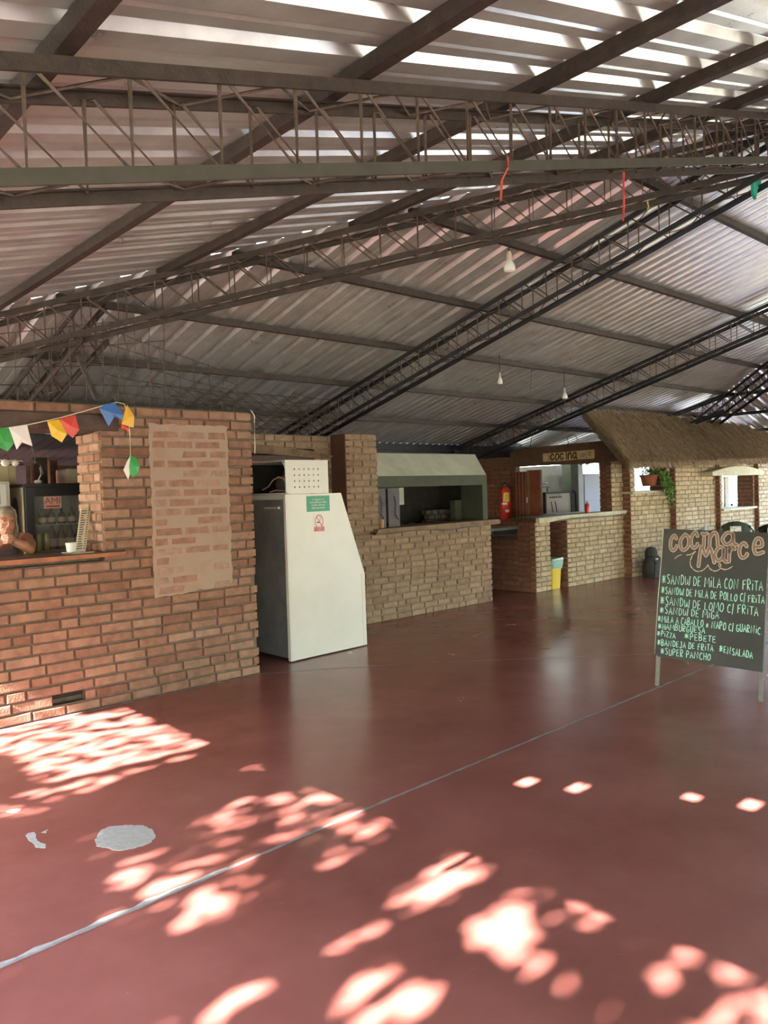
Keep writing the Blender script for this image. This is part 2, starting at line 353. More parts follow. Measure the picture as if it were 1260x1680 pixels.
truss(P(6.12,9.1), P(6.12,2.15), 'black lattice rafter truss coming down behind the brick pier beside the oven', 'steel')
truss(P(10.1,9.1), P(10.1,2.15), 'black lattice rafter truss whose foot stands over the white oven hood', 'steel')
truss(P(17.3,9.2), P(10.2,2.12), 'black lattice hip truss rising behind the right end of the thatch', 'steel')
truss(P(2.5,9.1), P(2.5,6.0), 'short dark truss under the roof above the bar counter wall', 'rust')
truss(P(13.9,9.1), P(13.9,6.0), 'short black truss above the middle of the thatch', 'steel')
truss(P(6.4,2.05), P(10,2.05), 'black ridge truss along the peak of the roof', 'steel')
truss(P(17.3,2.05), P(10.2,2.05), 'black truss down the middle of the far right end slope', 'steel')
truss(P(6.3,-5.1), P(6.3,1.9), 'black rafter truss right of the viewer running down from the peak', 'steel')
truss(P(10.1,-5.1), P(10.1,1.9), 'far black rafter truss right of the viewer', 'steel')
truss(P(-.9,-5.1), P(6.2,1.95), 'brown hip truss passing over and behind the viewer', 'rust')
truss(P(17.3,-5.1), P(10.2,1.95), 'black hip truss of the far right rear corner', 'steel')
def beam(name, a, b, w, h, m): mb = MB(); mb.bar(a, b, w, h); return struct(mb.build(name, m))
zb = ZA-SL*7.1
beam('trim_eave_west', (-.9,YS,zc(-.9,2)+.025), (-.9,YN,zc(-.9,2)+.025), .06, .09, M['rust'])
beam('trim_eave_north', (-.9,9.12,zc(2,9.12)+.045), (17.3,9.12,zc(2,9.12)+.045), .06, .1, M['steel'])
beam('trim_eave_fascia', (-.9,9.15,2.24), (11.7,9.15,2.24), .02, .12, M['steel'])
beam('trim_eave_south', (-.9,-5.1,zc(2,-5.1)+.025), (17.3,-5.1,zc(2,-5.1)+.025), .06, .09, M['rust'])
beam('trim_eave_east', (17.3,YS,zc(17.3,2)+.025), (17.3,YN,zc(17.3,2)+.025), .06, .09, M['steel'])
for i, (x, y) in enumerate(((-.9,-5.1),(-.9,-1.6),(-.9,9.12),(4,-5.1),(10.1,-5.1),(17.3,-5.1),(17.3,1),(6.12,9.12),(10.1,9.12))):
    mb = MB(); mb.bbox((x-.05,y-.05,0),(x+.05,y+.05,zc(x,y)-.02),.006); struct(mb.build('trim_post', M['rust']))
for a_, b_ in (((-1,YR+7.3),(XA,YR)),((-1,YR-7.3),(XA,YR)),((XE,YR+7.3),(XB,YR)),((XE,YR-7.3),(XB,YR))):
    p, q = Vector((*a_,zc(*a_)+SH+.034)), Vector((*b_,ZA+SH+.034)); mb = MB(); mb.bar(p, q, .34, .006); struct(mb.build('trim_hip_flashing', M['sheet']))
mb = MB(); mb.box((-1.1,9.16,2.19),(11.73,10.9,2.215)); struct(mb.build('ceiling_rear_lean_to', M['steel']))
mb = MB(); mb.box((3.9,10.6,0),(11.75,10.75,2.19)); mb.box((-1.1,10.6,0),(3.9,10.75,2.19)); struct(mb.build('wall_rear', M['mortar'])) 
# ------------------------------------------------------------ floor
m = mat('red_floor', (.27,.085,.068), .24, col2=(.36,.125,.105), scale=1.3, bump=.06, bscale=6, rvar=.09, spec=.55); M['floor'] = m
n_ = m.node_tree; b_ = n_.nodes['Principled BSDF']; tc = [x for x in n_.nodes if x.type == 'TEX_COORD'][0]
src = b_.inputs['Base Color'].links[0].from_socket
t_ = n_.nodes.new('ShaderNodeTexNoise'); t_.inputs['Scale'].default_value = 9; t_.inputs['Detail'].default_value = 9; t_.inputs['Roughness'].default_value = .7
n_.links.new(tc.outputs['Object'], t_.inputs['Vector'])
r_ = n_.nodes.new('ShaderNodeValToRGB'); r_.color_ramp.elements[0].position = .63; r_.color_ramp.elements[0].color = (0,0,0,1); r_.color_ramp.elements[1].position = .78; r_.color_ramp.elements[1].color = (.4,.4,.4,1)
n_.links.new(t_.outputs[0], r_.inputs[0])
mx = n_.nodes.new('ShaderNodeMix'); mx.data_type = 'RGBA'; mx.inputs['B'].default_value = (.38,.24,.21,1)
n_.links.new(r_.outputs[0], mx.inputs['Factor']); n_.links.new(src, mx.inputs['A']); n_.links.new(mx.outputs['Result'], b_.inputs['Base Color'])
mb = MB(); mb.box((-1.3,-5.4,-.15),(19.5,10.4,0)); fl = struct(mb.build('floor', M['floor']))
M['cem'] = mat('cement', (.42,.4,.37), .85, var=.15, scale=30, bump=.3)
M['joint'] = mat('joint_filler', (.32,.27,.26), .7, var=.3, scale=8)
def strip(pts, w, z, name, m, seed=1, jit=.25):
    rnd = random.Random(seed); P2 = []
    for (a, b) in zip(pts, pts[1:]):
        k = int(math.dist(a,b)/.06)
        P2 += [(a[0]+(b[0]-a[0])*i/k, a[1]+(b[1]-a[1])*i/k) for i in range(k)]
    P2.append(pts[-1]); L = []; Rr = []
    for i, p in enumerate(P2):
        q, r = P2[max(i-1,0)], P2[min(i+1,len(P2)-1)]; dx, dy = r[0]-q[0], r[1]-q[1]; l = math.hypot(dx,dy); ww = w/2*(1+rnd.uniform(-jit,jit)); ox = rnd.uniform(-.003,.003)
        L.append((p[0]-dy/l*ww+ox, p[1]+dx/l*ww+ox, z)); Rr.append((p[0]+dy/l*ww+ox, p[1]-dx/l*ww+ox, z))
    n = len(P2); mb = MB(); mb.add(L+Rr, [(i,i+1,n+i+1,n+i) for i in range(n-1)]); return mb.build(name, m, fl)
strip([(-1.2,2.82),(.77,2.87),(2.65,2.95),(5.6,3.01),(12,3.12),(17,3.2)], .022, .0012, 'floor_joint', M['joint'])
strip([(-1.2,2.845),(.77,2.885),(1.7,2.92)], .022, .0016, 'floor_joint', M['cem'], 4, .8)
strip([(3.84,5.86),(4.27,5.6),(5.05,5.08),(6.6,3.75),(7.6,2.98)], .008, .0012, 'floor_joint', M['joint'], 2)
strip([(-1.0,5.86),(3.84,5.88)], .03, .0013, 'floor_joint', M['joint'], 3, .6)
def blob(cs, name, m, z, seed):
    rnd = random.Random(seed); mb = MB(); P2 = []
    n = len(cs)
    for i in range(n):
        a, b = cs[i], cs[(i+1)%n]
        for k in range(6):
            t = k/6; P2.append((a[0]+(b[0]-a[0])*t+rnd.uniform(-.004,.004), a[1]+(b[1]-a[1])*t+rnd.uniform(-.004,.004)))
    mb.prism(P2, 0, z, lambda u,v,w: (u,v,w)); return mb.build(name, m, fl)
pp = lambda L: [tuple(at(x,y,'z',0))[:2] for x, y in L]
blob(pp(((157,1378),(163,1364),(180,1356),(205,1354),(235,1355),(250,1361),(256,1373),(245,1384),(220,1392),(195,1396),(172,1391),(159,1388))), 'cement_patch', M['cem'], .002, 1)
blob(pp(((43,1368),(56,1365),(62,1380),(75,1386),(74,1392),(60,1391),(50,1381),(44,1376))), 'cement_patch', M['cem'], .0015, 2)
blob(pp(((68,1366),(78,1361),(74,1368))), 'cement_patch', M['cem'], .0015, 3)
blob(pp(((10,1332),(20,1328),(34,1327),(32,1331),(20,1334))), 'cement_patch', M['cem'], .0015, 5)
# ground outside
gm = mat('yard_earth', (.46,.42,.33), .95, col2=(.36,.37,.25), scale=.8, bump=.3, bscale=8)
mb = MB(); mb.box((-60,-60,-.4),(80,70,-.12)); struct(mb.build('ground_yard', gm))
# ------------------------------------------------------------ brick walls
def wall(name, parts, bm_='brick', mm='mortar'):
    mb = MB()
    for p in parts: bricks(mb, *p[:5], **p[5])
    return mb
mb = MB()
bricks(mb, -1.2, 3.83, 0, 2.35, fy(5.9), holes=((-2,2.46,1.175,2.27),(2.02,2.27,.12,.2)), seed=3, th=.12, ov=(0,.018))
bricks(mb, 5.916, 6.35, 1.2, 2.14, fx(2.444), seed=4, th=.12, ov=(.013,0), bl=.22)
mb.box((-1.2,6.0,0),(3.8,6.3,1.16),1); mb.box((2.49,6.0,1.16),(3.8,6.34,2.34),1); mb.box((3.45,6.3,0),(3.8,7.4,2.28),1); mb.box((-1.2,6.02,2.28),(2.5,6.3,2.34),1)
# hollow of the low air brick
struct(mb.build('wall_left', [M['brick'], M['mortar']]))
mb = MB(); mb.box((2.025,5.955,.122),(2.265,5.98,.2)); struct(mb.build('trim_air_vent', M['soot']))
# mortar-smeared panel on the left wall
sm = mat('smeared_mortar', (.36,.265,.205), .9, col2=(.33,.2,.145), scale=7, bump=.6, bscale=30)
n_ = sm.node_tree; tn = [x for x in n_.nodes if x.type == 'TEX_NOISE'][0]; tn.inputs['Scale'].default_value = 4
rr = [x for x in n_.nodes if x.type == 'VALTORGB'][0]; rr.color_ramp.elements[0].position = .5; rr.color_ramp.elements[1].position = .75
mb = MB(); rnd = random.Random(5); E = []
x0, x1, z0, z1 = 2.86, 3.59, .79, 2.215
def edge(a, b, n): return [(a[0]+(b[0]-a[0])*i/n+rnd.uniform(-.009,.009), a[1]+(b[1]-a[1])*i/n+rnd.uniform(-.009,.009)) for i in range(n)]
poly = edge((x0,z0),(x1,z0+.05),16)+edge((x1,z0+.05),(x1,z1),40)+edge((x1,z1),(x0,z1),16)+edge((x0,z1),(x0,z0),40)
mb.prism(poly, .02, -.001, lambda u,v,w: (u,5.894+w,v))
ms = mb.build('trim_mortar_panel', sm); struct(ms)
mb = MB(); rnd = random.Random(9); r = 0; z = z0+.028
while z < z1-.05:                                           # brick faces showing through the smear
    x = x0+.03-(.13 if r % 2 else 0)
    while x < x1-.04:
        l = .235; a, b = max(x, x0+.02), min(x+l, x1-.02); x += l+.022
        if b-a < .05 or rnd.random() < .1: continue
        q = rnd.uniform(0,.012); P2 = [(a+q,z+q*.6),((a+b)/2,z+rnd.uniform(0,.006)),(b-q,z+rnd.uniform(0,.01)),(b-rnd.uniform(0,.02),z+.06-q*.5),((a+b)/2,z+.062-rnd.uniform(0,.008)),(a+rnd.uniform(0,.02),z+.06-q)]
        mb.prism(P2, .0, -.0035, lambda u,v,w: (u,5.8935+w,v))
    z += .08; r += 1
mb.build('trim_smeared_bricks', brick_mat('brick_smeared', [(.32,.175,.125),(.29,.15,.10),(.33,.2,.15),(.34,.225,.175)]), ms)
mb = MB(); mb.bbox((-1.2,5.885,2.145),(2.61,6.3,2.272),.012); struct(mb.build('trim_beam_bar', M['wood']))
# niche wall with the shed door behind the white cooler
mb = MB()
bricks(mb, 3.8, 5.92, 0, 2.3, fy(7.33), holes=((4.5,5.64,0,2.17),), seed=11, th=.15)
bricks(mb, 5.28, 5.92, 0, 2.05, fy(7.335), seed=12, th=.1) if 0 else None
bricks(mb, 5.9, 6.39, 1.12, 2.31, fy(7.05), seed=13, th=.1, ov=(.004,.012), bl=.27)
mb.box((5.895,7.062,1.1),(5.96,7.33,2.31),2)
mb.box((5.93,7.1,0),(6.36,7.5,2.3),1)
struct(mb.build('wall_niche', [M['brickp'], M['mortarp'], mat('shaded_brown_render', (.13,.06,.04), .9, var=.2, bump=.3)]))  # smooth brown pier side, its shade included in the colour
mb = MB(); mb.prism([(4.3,2.20),(4.3,2.10),(5.0,2.07),(5.5,2.035),(5.87,2.03),(5.9,2.06),(5.6,2.11),(5.0,2.17)], 0, .2, lambda u,v,w: (u,7.29+w,v)); struct(mb.build('trim_lintel_log', M['lint']))
d = MB(); 
for k in range(9): d.bbox((4.56+k*.116,7.37,.02),(4.672+k*.116,7.4,2.0),.004)
door = struct(d.build('door_1', M['woodo']))
f = MB(); f.bbox((5.6,7.33,0),(5.66,7.42,2.06),.005); f.bbox((4.5,7.33,0),(4.56,7.42,2.06),.005); f.bbox((4.56,7.33,2.0),(5.6,7.42,2.06),.005); f.build('door_frame', M['wood'], door)
# oven wall
mb = MB(); bricks(mb, 5.9, 8.53, 0, 1.1, fy(7.05), seed=21, th=.2, ov=(0,.014)); mb.box((5.95,7.2,0),(8.5,7.5,1.09),1); mb.box((5.95,7.3,0),(8.5,8.4,1.05),1)
struct(mb.build('wall_oven', [M['brickp'], M['mortarp']]))
# kitchen front: low wall, gap for the bin, column, then panels stepping forward
KP = [(12.08,13.48,6.88),(13.48,15.11,6.77),(15.11,16.74,6.68),(16.74,19.4,6.59)]
mb = MB()
bricks(mb, 9.58, 9.95, 0, 1.08, fy(7.05), seed=31, th=.1, bl=.27, ov=(0,.008))
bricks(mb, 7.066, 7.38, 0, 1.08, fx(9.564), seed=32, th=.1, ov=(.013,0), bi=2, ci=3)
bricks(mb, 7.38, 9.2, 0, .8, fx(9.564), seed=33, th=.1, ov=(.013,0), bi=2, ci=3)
mb.box((9.62,7.1,0),(9.92,7.36,1.07),1); mb.box((9.62,7.3,0),(9.9,9.2,.79),1)
bricks(mb, 10.39, 12.1, 0, 1.08, fy(7.03), seed=34, th=.1)
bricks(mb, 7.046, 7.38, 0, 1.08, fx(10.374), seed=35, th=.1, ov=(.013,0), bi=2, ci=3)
mb.box((10.43,7.08,0),(12.0,7.36,1.07),1)
bricks(mb, 11.73, 12.1, 1.15, 2.05, fy(7.03), seed=36, th=.1, bl=.3)
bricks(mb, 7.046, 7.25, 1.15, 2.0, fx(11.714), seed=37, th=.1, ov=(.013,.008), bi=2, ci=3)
mb.box((11.78,7.08,1.1),(12.12,7.22,2.04),1)
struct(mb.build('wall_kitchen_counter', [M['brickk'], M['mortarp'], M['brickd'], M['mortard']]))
wh = []
mb = MB(); py = 7.03
for i, (a, b, y) in enumerate(KP):
    hs = ()
    if i == 0: hs = ((at(1041.5,780,'y',y).x, at(1093,780,'y',y).x, 1.475, 1.955),)
    if i == 2: hs = ((at(1186,800,'y',y).x, at(1235,800,'y',y).x, 1.065, 1.71),)
    bricks(mb, a, b, 0, 2.12, fy(y), holes=hs, seed=40+i, th=.3)
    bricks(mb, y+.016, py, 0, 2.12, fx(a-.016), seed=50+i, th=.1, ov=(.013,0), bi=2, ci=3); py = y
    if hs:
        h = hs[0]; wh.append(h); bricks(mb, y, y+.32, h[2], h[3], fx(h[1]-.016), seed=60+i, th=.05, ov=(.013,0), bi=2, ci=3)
struct(mb.build('wall_kitchen_front', [M['brickk'], M['mortarp'], M['brickd'], M['mortard']]))
# extinguisher wall and header over the kitchen hatch, facing -X
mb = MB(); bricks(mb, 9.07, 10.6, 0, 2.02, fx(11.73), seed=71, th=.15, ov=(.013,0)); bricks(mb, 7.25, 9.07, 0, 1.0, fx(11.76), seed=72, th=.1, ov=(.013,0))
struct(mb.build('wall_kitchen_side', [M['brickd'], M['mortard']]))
mb = MB(); mb.prism([(6.9,2.0),(7.6,1.985),(8.6,2.0),(9.73,1.985),(10.6,2.0),(10.6,2.19),(9.3,2.3),(8.7,2.335),(7.6,2.35),(6.9,2.36)], 0, .2, lambda u,v,w: (11.68+w,u,v))
struct(mb.build('trim_kitchen_header', mat('header_wood', (.12,.065,.04), .85, var=.3, scale=8, bump=.5)))
# kitchen room
wb = mat('blue_white_paint', (.6,.66,.74), .7, var=.05, scale=2); wc = mat('white_paint', (.62,.64,.58), .7, var=.08, scale=3)
mb = MB(); mb.box((11.9,9.9,0),(19.3,10.0,1.72)); mb.box((11.9,9.9,1.72),(15.25,10,2.3)); mb.box((16.05,9.9,1.72),(19.3,10,2.3)); struct(mb.build('wall_kitchen_back', wc))
g0, g1 = at(1214,830,'x',19.3), at(1186,790,'x',19.3); mb = MB()
mb.box((19.3,6.7,0),(19.4,10,g0.z)); mb.box((19.3,6.7,1.9),(19.4,10,2.1)); mb.box((19.3,6.7,g0.z),(19.4,g0.y,1.9)); mb.box((19.3,g1.y,g0.z),(19.4,10,1.9)); struct(mb.build('wall_kitchen_end', wb))
mb = MB(); ym = (g0.y+g1.y)/2
for a_ in (g0.y, ym-.02, g1.y-.05): mb.box((19.32,a_,g0.z),(19.36,a_+.05,1.9))
mb.box((19.32,g0.y,1.35),(19.36,g1.y,1.38)); mb.box((19.32,g0.y,g0.z),(19.36,g1.y,g0.z+.05)); w2o = struct(mb.build('window_2', M['white'])); mb = MB(); mb.box((19.335,g0.y,g0.z),(19.34,g1.y,1.9)); mb.build('glass_pane', M['glass'], w2o)
mb = MB(); mb.box((11.73,9.24,2.3),(19.4,10.3,2.32)); struct(mb.build('ceiling_kitchen', M['sheet']))
mb = MB()
for x in (15.25,16.0): mb.box((x,9.92,1.72),(x+.05,9.98,2.3))
mb.box((15.25,9.92,1.72),(16.05,9.98,1.76)); struct(mb.build('window_1', M['white']))
tl = thing('tube_light', 'lit white tube light on the kitchen ceiling just above the slatted door', 'tube light', (12.55,9.0,2.02))
mb = MB(); mb.tube([(12.45,8.4,2.03),(12.45,9.6,2.03)],.019,10); mb.build('tube', mat('tube_glow', (.9,.9,.9), .4, emit=((.93,1,.95), 14.0)), tl, True)
mb = MB(); mb.bbox((12.42,8.37,2.055),(12.48,9.63,2.09),.006); mb.build('fitting', M['white'], tl)
# ------------------------------------------------------------ bar counter and what stands on it
t = MB(); pr = [(5.845,1.168),(5.842,1.2),(5.86,1.208),(6.36,1.208),(6.36,1.168)]
t.prism(pr, -1.2, 2.6, lambda u,v,w: (w,u,v)); t.prism([(-1.2,1.166),(-1.2,1.202),(2.6,1.2),(2.59,1.172),(1.9,1.164),(1.2,1.17),(.5,1.162)], 0, .014, lambda u,v,w: (u,5.832+w,v), 1)
tag(center(t.build('bar_counter', [mat('counter_top', (.09,.065,.05), .35, var=.3, scale=6), M['woodo']])), 'dark wooden counter board with orange-brown edge on the left brick wall', 'counter')
cup = MB(); c = at(118,916,'y',6.0); c.z = 1.218
cup.lathe([(0,0),(.034,0),(.036,.004),(.044,.07),(.041,.07),(.034,.012),(0,.01)], c, 24)
cs = center(cup.build('cup', M['white'], smooth=True)); tag(cs, 'white cup on the bar counter beside the paper menu', 'cup')
sc = MB(); sc.lathe([(0,0),(.05,0),(.075,.006),(.075,.009),(.05,.005),(0,.004)], (c.x,c.y,1.2085), 28); tag(center(sc.build('saucer', M['white'], smooth=True)), 'white saucer under the cup on the bar counter', 'saucer')
nb = MB(); nb.bbox((c.x-.02,c.y-.11,1.2085),(c.x+.13,c.y-.085,1.213),.001); tag(center(nb.build('pen', M['paper'])), 'thin pale pen lying on the bar counter before the cup', 'pen')
# leaning price list: a tall stiff card
b0 = Vector((2.27,6.0,1.209)); b1 = Vector((2.362,6.03,1.209)); t0 = Vector((2.375,6.12,1.55))
u_ = (b1-b0); v_ = (t0-b0); nn = u_.cross(v_).normalized(); cf = lambda a, b, d: b0+u_*a+v_*b+nn*d
card = MB(); card.prism([(0,.0),(1,.0),(1,.97),(.96,1),(.04,1),(0,.97)], 0, .004, lambda u,v,w: cf(u,v,-w))
cd_ = tag(card.build('price_list', M['paper']), 'tall narrow cream price list leaning on the pillar beside the cup', 'menu')
mb = MB(); rnd = random.Random(2)
for k in range(17):
    v = .94-k*.053
    for (a, b) in ((.1,rnd.uniform(.35,.62)),(.74,.9)): mb.add([cf(a,v,.001),cf(b,v,.001),cf(b,v-.02,.001),cf(a,v-.02,.001)], [(0,1,2,3)])
mb.build('printed_lines', M['ink'], cd_)
# ------------------------------------------------------------ bar interior
wbar = mat('bar_wall', (.30,.34,.42), .8, var=.08, scale=3)
mb = MB(); mb.box((-1.2,9.0,0),(4.2,9.1,1.75)); mb.box((-1.2,9.0,1.75),(2.9,9.1,2.2)); mb.box((3.8,7.4,0),(3.9,9.1,2.2)); struct(mb.build('wall_bar_back', wbar))
mb = MB(); mb.box((2.62,7.9,0),(2.75,8.0,2.05)); mb.box((2.95,8.4,0),(3.03,8.5,2.05)); struct(mb.build('trim_bar_post', M['wood']))
mb = MB(); mb.box((1.0,8.6,1.3),(1.98,8.7,2.2)); struct(mb.build('trim_bar_partition', mat('olive_wall', (.13,.12,.08), .9, var=.2)))
mb = MB()
for k in range(18): mb.bar((1.7+k*.12,7.3,2.22),(1.7+k*.12,8.9,2.02),.1,.012)
struct(mb.build('ceiling_bar_awning', mat('dark_awning', (.06,.065,.075), .7)))
# cream cabinet at the far left
cxr = at(26,760,'y',7.6).x; mb = MB(); mb.bbox((1.35,7.6,0),(cxr,8.0,2.0),.01); cab = tag(mb.build('tall_cabinet', mat('cream_paint', (.62,.5,.3), .6, var=.06)), 'tall cream painted cupboard at the left edge behind the bar', 'cupboard')
mb = MB(); mb.bbox((1.42,7.585,.1),(cxr-.07,7.6,1.96),.004); mb.build('door', bpy.data.materials['cream_paint'], cab)
mb = MB(); h0 = at(8,757,'y',7.57); mb.tube([(h0.x+.16,7.57,h0.z-.03),(h0.x+.15,7.57,h0.z-.015),(h0.x+.03,7.57,h0.z+.02),(h0.x-.1,7.57,h0.z-.03),(h0.x+.16,7.57,h0.z-.03)],.004,5); mb.tube([(h0.x+.03,7.57,h0.z+.02),(h0.x+.03,7.57,h0.z+.05),(h0.x,7.57,h0.z+.06),(h0.x-.01,7.57,h0.z+.045)],.003,5)
tag(center(mb.build('clothes_hanger', M['black'])), 'black wire hanger hooked on the cream cupboard', 'hanger')
mb = MB(); xr = at(19,850,'y',7.1).x; mb.bbox((1.3,7.1,0),(xr,7.5,1.80),.02); fr = tag(mb.build('upright_freezer', M['white']), 'white upright freezer cut by the left edge behind the woman', 'freezer')
mb = MB(); mb.bbox((1.33,7.085,.1),(xr-.03,7.1,1.78),.01); mb.build('door', M['white'], fr)
mb = MB(); mb.bbox((xr-.2,7.078,1.6),(xr-.09,7.086,1.69),.002); mb.build('control_panel', mat('grey_panel', (.2,.22,.25), .5), fr)
# glass-door drinks fridge
X0, X1, Y0, Y1, Z1 = 2.24, 2.86, 7.0, 7.6, 1.77
R = thing('drinks_fridge', 'black glass-door drinks fridge behind the bar counter left of the pillar', 'fridge', (2.55,7.3,0))
mb = MB(); mb.bbox((X0,Y0+.05,0),(X0+.03,Y1,Z1-.03),.004); mb.bbox((X1-.03,Y0+.05,0),(X1,Y1,Z1-.03),.004); mb.bbox((X0,Y1-.03,0),(X1,Y1,Z1-.03),.004); mb.bbox((X0+.028,Y0+.052,0),(X1-.028,Y1-.028,.15),.004); mb.bbox((X0+.028,Y0+.052,Z1-.1),(X1-.028,Y1-.028,Z1-.031),.004)
mb.build('body', mat('cream_enamel', (.3,.28,.2), .5, var=.1), R)
mb = MB(); mb.bbox((X0-.01,Y0,Z1-.03),(X1+.01,Y1,Z1),.004); mb.build('top', M['black'], R)
fr = MB()
for a in (((X0,Y0,.1),(X0+.07,Y0+.05,Z1-.03)),((X1-.07,Y0,.1),(X1,Y0+.05,Z1-.03)),((X0+.07,Y0,.1),(X1-.07,Y0+.05,.2)),((X0+.07,Y0,Z1-.11),(X1-.07,Y0+.05,Z1-.03))): fr.bbox(*a,.004)
dr = fr.build('door', M['black'], R)
mb = MB(); mb.box((X0+.07,Y0+.02,.2),(X1-.07,Y0+.026,Z1-.11)); mb.build('glass_pane', M['glass'], dr)
fn = lambda u,v,d: Vector((2.475+u,Y0+.018-d,1.595+v))
mb = MB(); mb.prism([(-.075,-.045),(.075,-.045),(.075,.06),(-.075,.06)], 0,.0008, fn); st = mb.build('sticker', mat('pinkish_sticker', (.55,.4,.33), .6), dr); lab(st, 'pale sticker with red letters AMI')
text_mesh('sticker_lettering', 'AMI', .082, lambda x,y,z: fn(x,y-.005,.0015+z), M['red'], dr)
mb = MB(); mb.prism([(-.06,-.035),(.06,-.035),(.06,-.02),(-.06,-.02)], .001,.0016, fn); mb.build('sticker_underline', M['red'], dr)
for k, z in enumerate((.55,.95,1.17,1.4)):
    if k == 1: continue
    mb = MB(); mb.box((X0+.03,Y0+.06,z),(X1-.03,Y1-.05,z+.008))
    mb.build('shelf', mat('shelf_wire', (.4,.33,.2), .5), R)
ov = MB(); o_ = at(31,848,'x',X0-.002); ov.prism([(.085*math.cos(t*math.pi/16),.14*math.sin(t*math.pi/16)) for t in range(32)], 0,.003, lambda u,v,w: (X0-.001-w,7.27+u,1.52+v)); ov.build('oval_badge', mat('navy_badge', (.01,.015,.07), .4), R)
bt = mat('brown_bottle', (.06,.02,.008), .15); bl_ = mat('bottle_label', (.4,.33,.24), .6); cn = mat('can_green', (.35,.4,.12), .3, .5)
B = thing('beer_bottle', 'brown bottle with pale label', 'bottle', (0,0,0), 'brown bottles inside the drinks fridge')
mb = MB(); mb.lathe([(.0,0),(.036,0),(.038,.01),(.038,.12),(.03,.15),(.014,.18),(.013,.225),(.0,.226)], n=14); mb.build('glass_body', bt, B, True)
mb = MB(); mb.lathe([(.0385,.03),(.0392,.03),(.0392,.1),(.0385,.1)], n=14); mb.build('paper_label', bl_, B, True)
wd = ['first','second','third','fourth','fifth','sixth']
first = True
for z, row, xs in ((1.178,'middle shelf',(2.5,2.58,2.66,2.74)),(1.408,'upper shelf',(2.42,2.5,2.59,2.68)),(.558,'low shelf',(2.36,2.45,2.55,2.65,2.74))):
    for i, x in enumerate(xs):
        o = B if first else copy_tree(B); first = False
        o.location = (x, 7.13, z); o['label'] = 'brown pale-labelled bottle in the drinks fridge, %s from the left on its %s' % (wd[i], row)
        if z > 1.3:
            for ch in [q for q in COL.objects if q.parent == o]: ch.scale = (.9,.9,.62)
C = MB(); C.lathe([(0,0),(.028,0),(.031,.006),(.031,.14),(.026,.15),(0,.15)], n=14); cn0 = C.build('drink_can', cn, smooth=True)
for i, x in enumerate((2.315,2.375,2.44)):
    o = cn0 if i == 0 else cn0.copy()
    if i: COL.objects.link(o)
    o.location = (x,7.12,1.178); tag(o, 'yellow-green tall can on the middle shelf of the drinks fridge, %s from the left' % wd[i], 'can', 'tall cans inside the drinks fridge')
# small clutter on the drinks fridge and wire lamps above
mb = MB(); mb.ball((2.42,7.2,1.79),(.035,.035,.02)); mb.tube([(2.42,7.2,1.8),(2.45,7.2,1.86),(2.44,7.2,1.92)],.006,6); tag(center(mb.build('desk_lamp', M['white'], smooth=True)), 'little white lamp base on top of the drinks fridge', 'lamp')
mb = MB(); mb.tube([(2.3,7.0,2.15),(2.34,7.0,1.98),(2.38,7.0,1.93),(2.40,7.0,1.85)],.006,5); mb.ball((2.345,7.0,1.96),.022,8); tag(center(mb.build('hanging_wires', M['black'])), 'black dangling wire and junction above the drinks fridge', 'wires')
mb = MB(); mb.ball((2.06,6.9,1.945),(.035,.02,.03),10); mb.ball((2.14,6.9,1.945),(.03,.02,.028),10); mb.tube([(2.0,6.9,1.97),(2.2,6.9,1.96)],.004,5); tag(center(mb.build('twin_spotlight', M['white'], smooth=True)), 'small pair of round white spotlights above the woman', 'spotlight')
mb = MB(); mb.bbox((2.86,7.7,1.4),(3.1,8.0,1.93),.02); tag(center(mb.build('cardboard_box', M['paper'])), 'pale box stacked behind the drinks fridge near the pillar', 'box')
mb = MB(); mb.box((2.84,7.68,0),(3.12,8.02,1.4)); tag(center(mb.build('shelf_cabinet', M['wood'])), 'dark cabinet under the pale box behind the pillar', 'cabinet')
# ------------------------------------------------------------ bunting
bn = thing('bunting', 'string of small coloured plastic flags hung along the beam over the bar', 'bunting', (1.9,5.8,2.1))
A_ = lambda x, y: at(x,y,'y',5.82)
st = MB(); st.tube([A_(-60,712),A_(0,704),A_(45,697),A_(100,685),A_(140,674),A_(170,665),A_(192,660),A_(204,663),A_(210,680),A_(213,712),A_(214,748)],.0035,5); st.build('string', M['paper'], bn)
def flag(poly, col, lb, rgh=.35):
    mb = MB(); cx = sum(p[0] for p in poly)/len(poly); N = len(poly)
    pts = [A_(*p) for p in poly]; c3 = sum(pts, Vector())/N
    top = [p-Vector((0,.004,0)) for p in pts]; c3 = c3-Vector((0,.016,0))
    bk = [p+Vector((0,.0006,0)) for p in top]; cb = c3+Vector((0,.0006,0))
    mb.add(top+[c3]+bk+[cb], [(i,(i+1)%N,N) for i in range(N)]+[((i+1)%N+N+1,i+N+1,2*N+1) for i in range(N)]+[(i,i+N+1,(i+1)%N+N+1,(i+1)%N) for i in range(N)])
    o = mb.build('flag', mat('plastic_'+lb.split()[0], col, rgh), bn); lab(o, lb)
flag([(-6,703),(14,702),(22,728),(12,741),(0,735),(-10,736)], (.03,.3,.05), 'green flag')
flag([(14,701),(44,697),(53,732),(36,726),(27,738)], (.75,.7,.68), 'white swallowtail flag')
flag([(77,691),(97,688),(110,712),(101,726),(84,715)], (.75,.45,.02), 'yellow flag with pointed tip')
flag([(98,687),(123,681),(130,705),(119,719),(104,704)], (.6,.05,.03), 'red flag')
flag([(162,670),(172,663),(188,661),(204,682),(200,689),(187,684),(178,700)], (.04,.13,.38), 'blue torn flag')
flag([(208,664),(220,683),(219,702),(199,696),(203,680)], (.75,.42,.03), 'yellow folded flag')
flag([(199,696),(212,702),(211,708),(199,703)], (.6,.06,.03), 'red tip below the yellow flag')
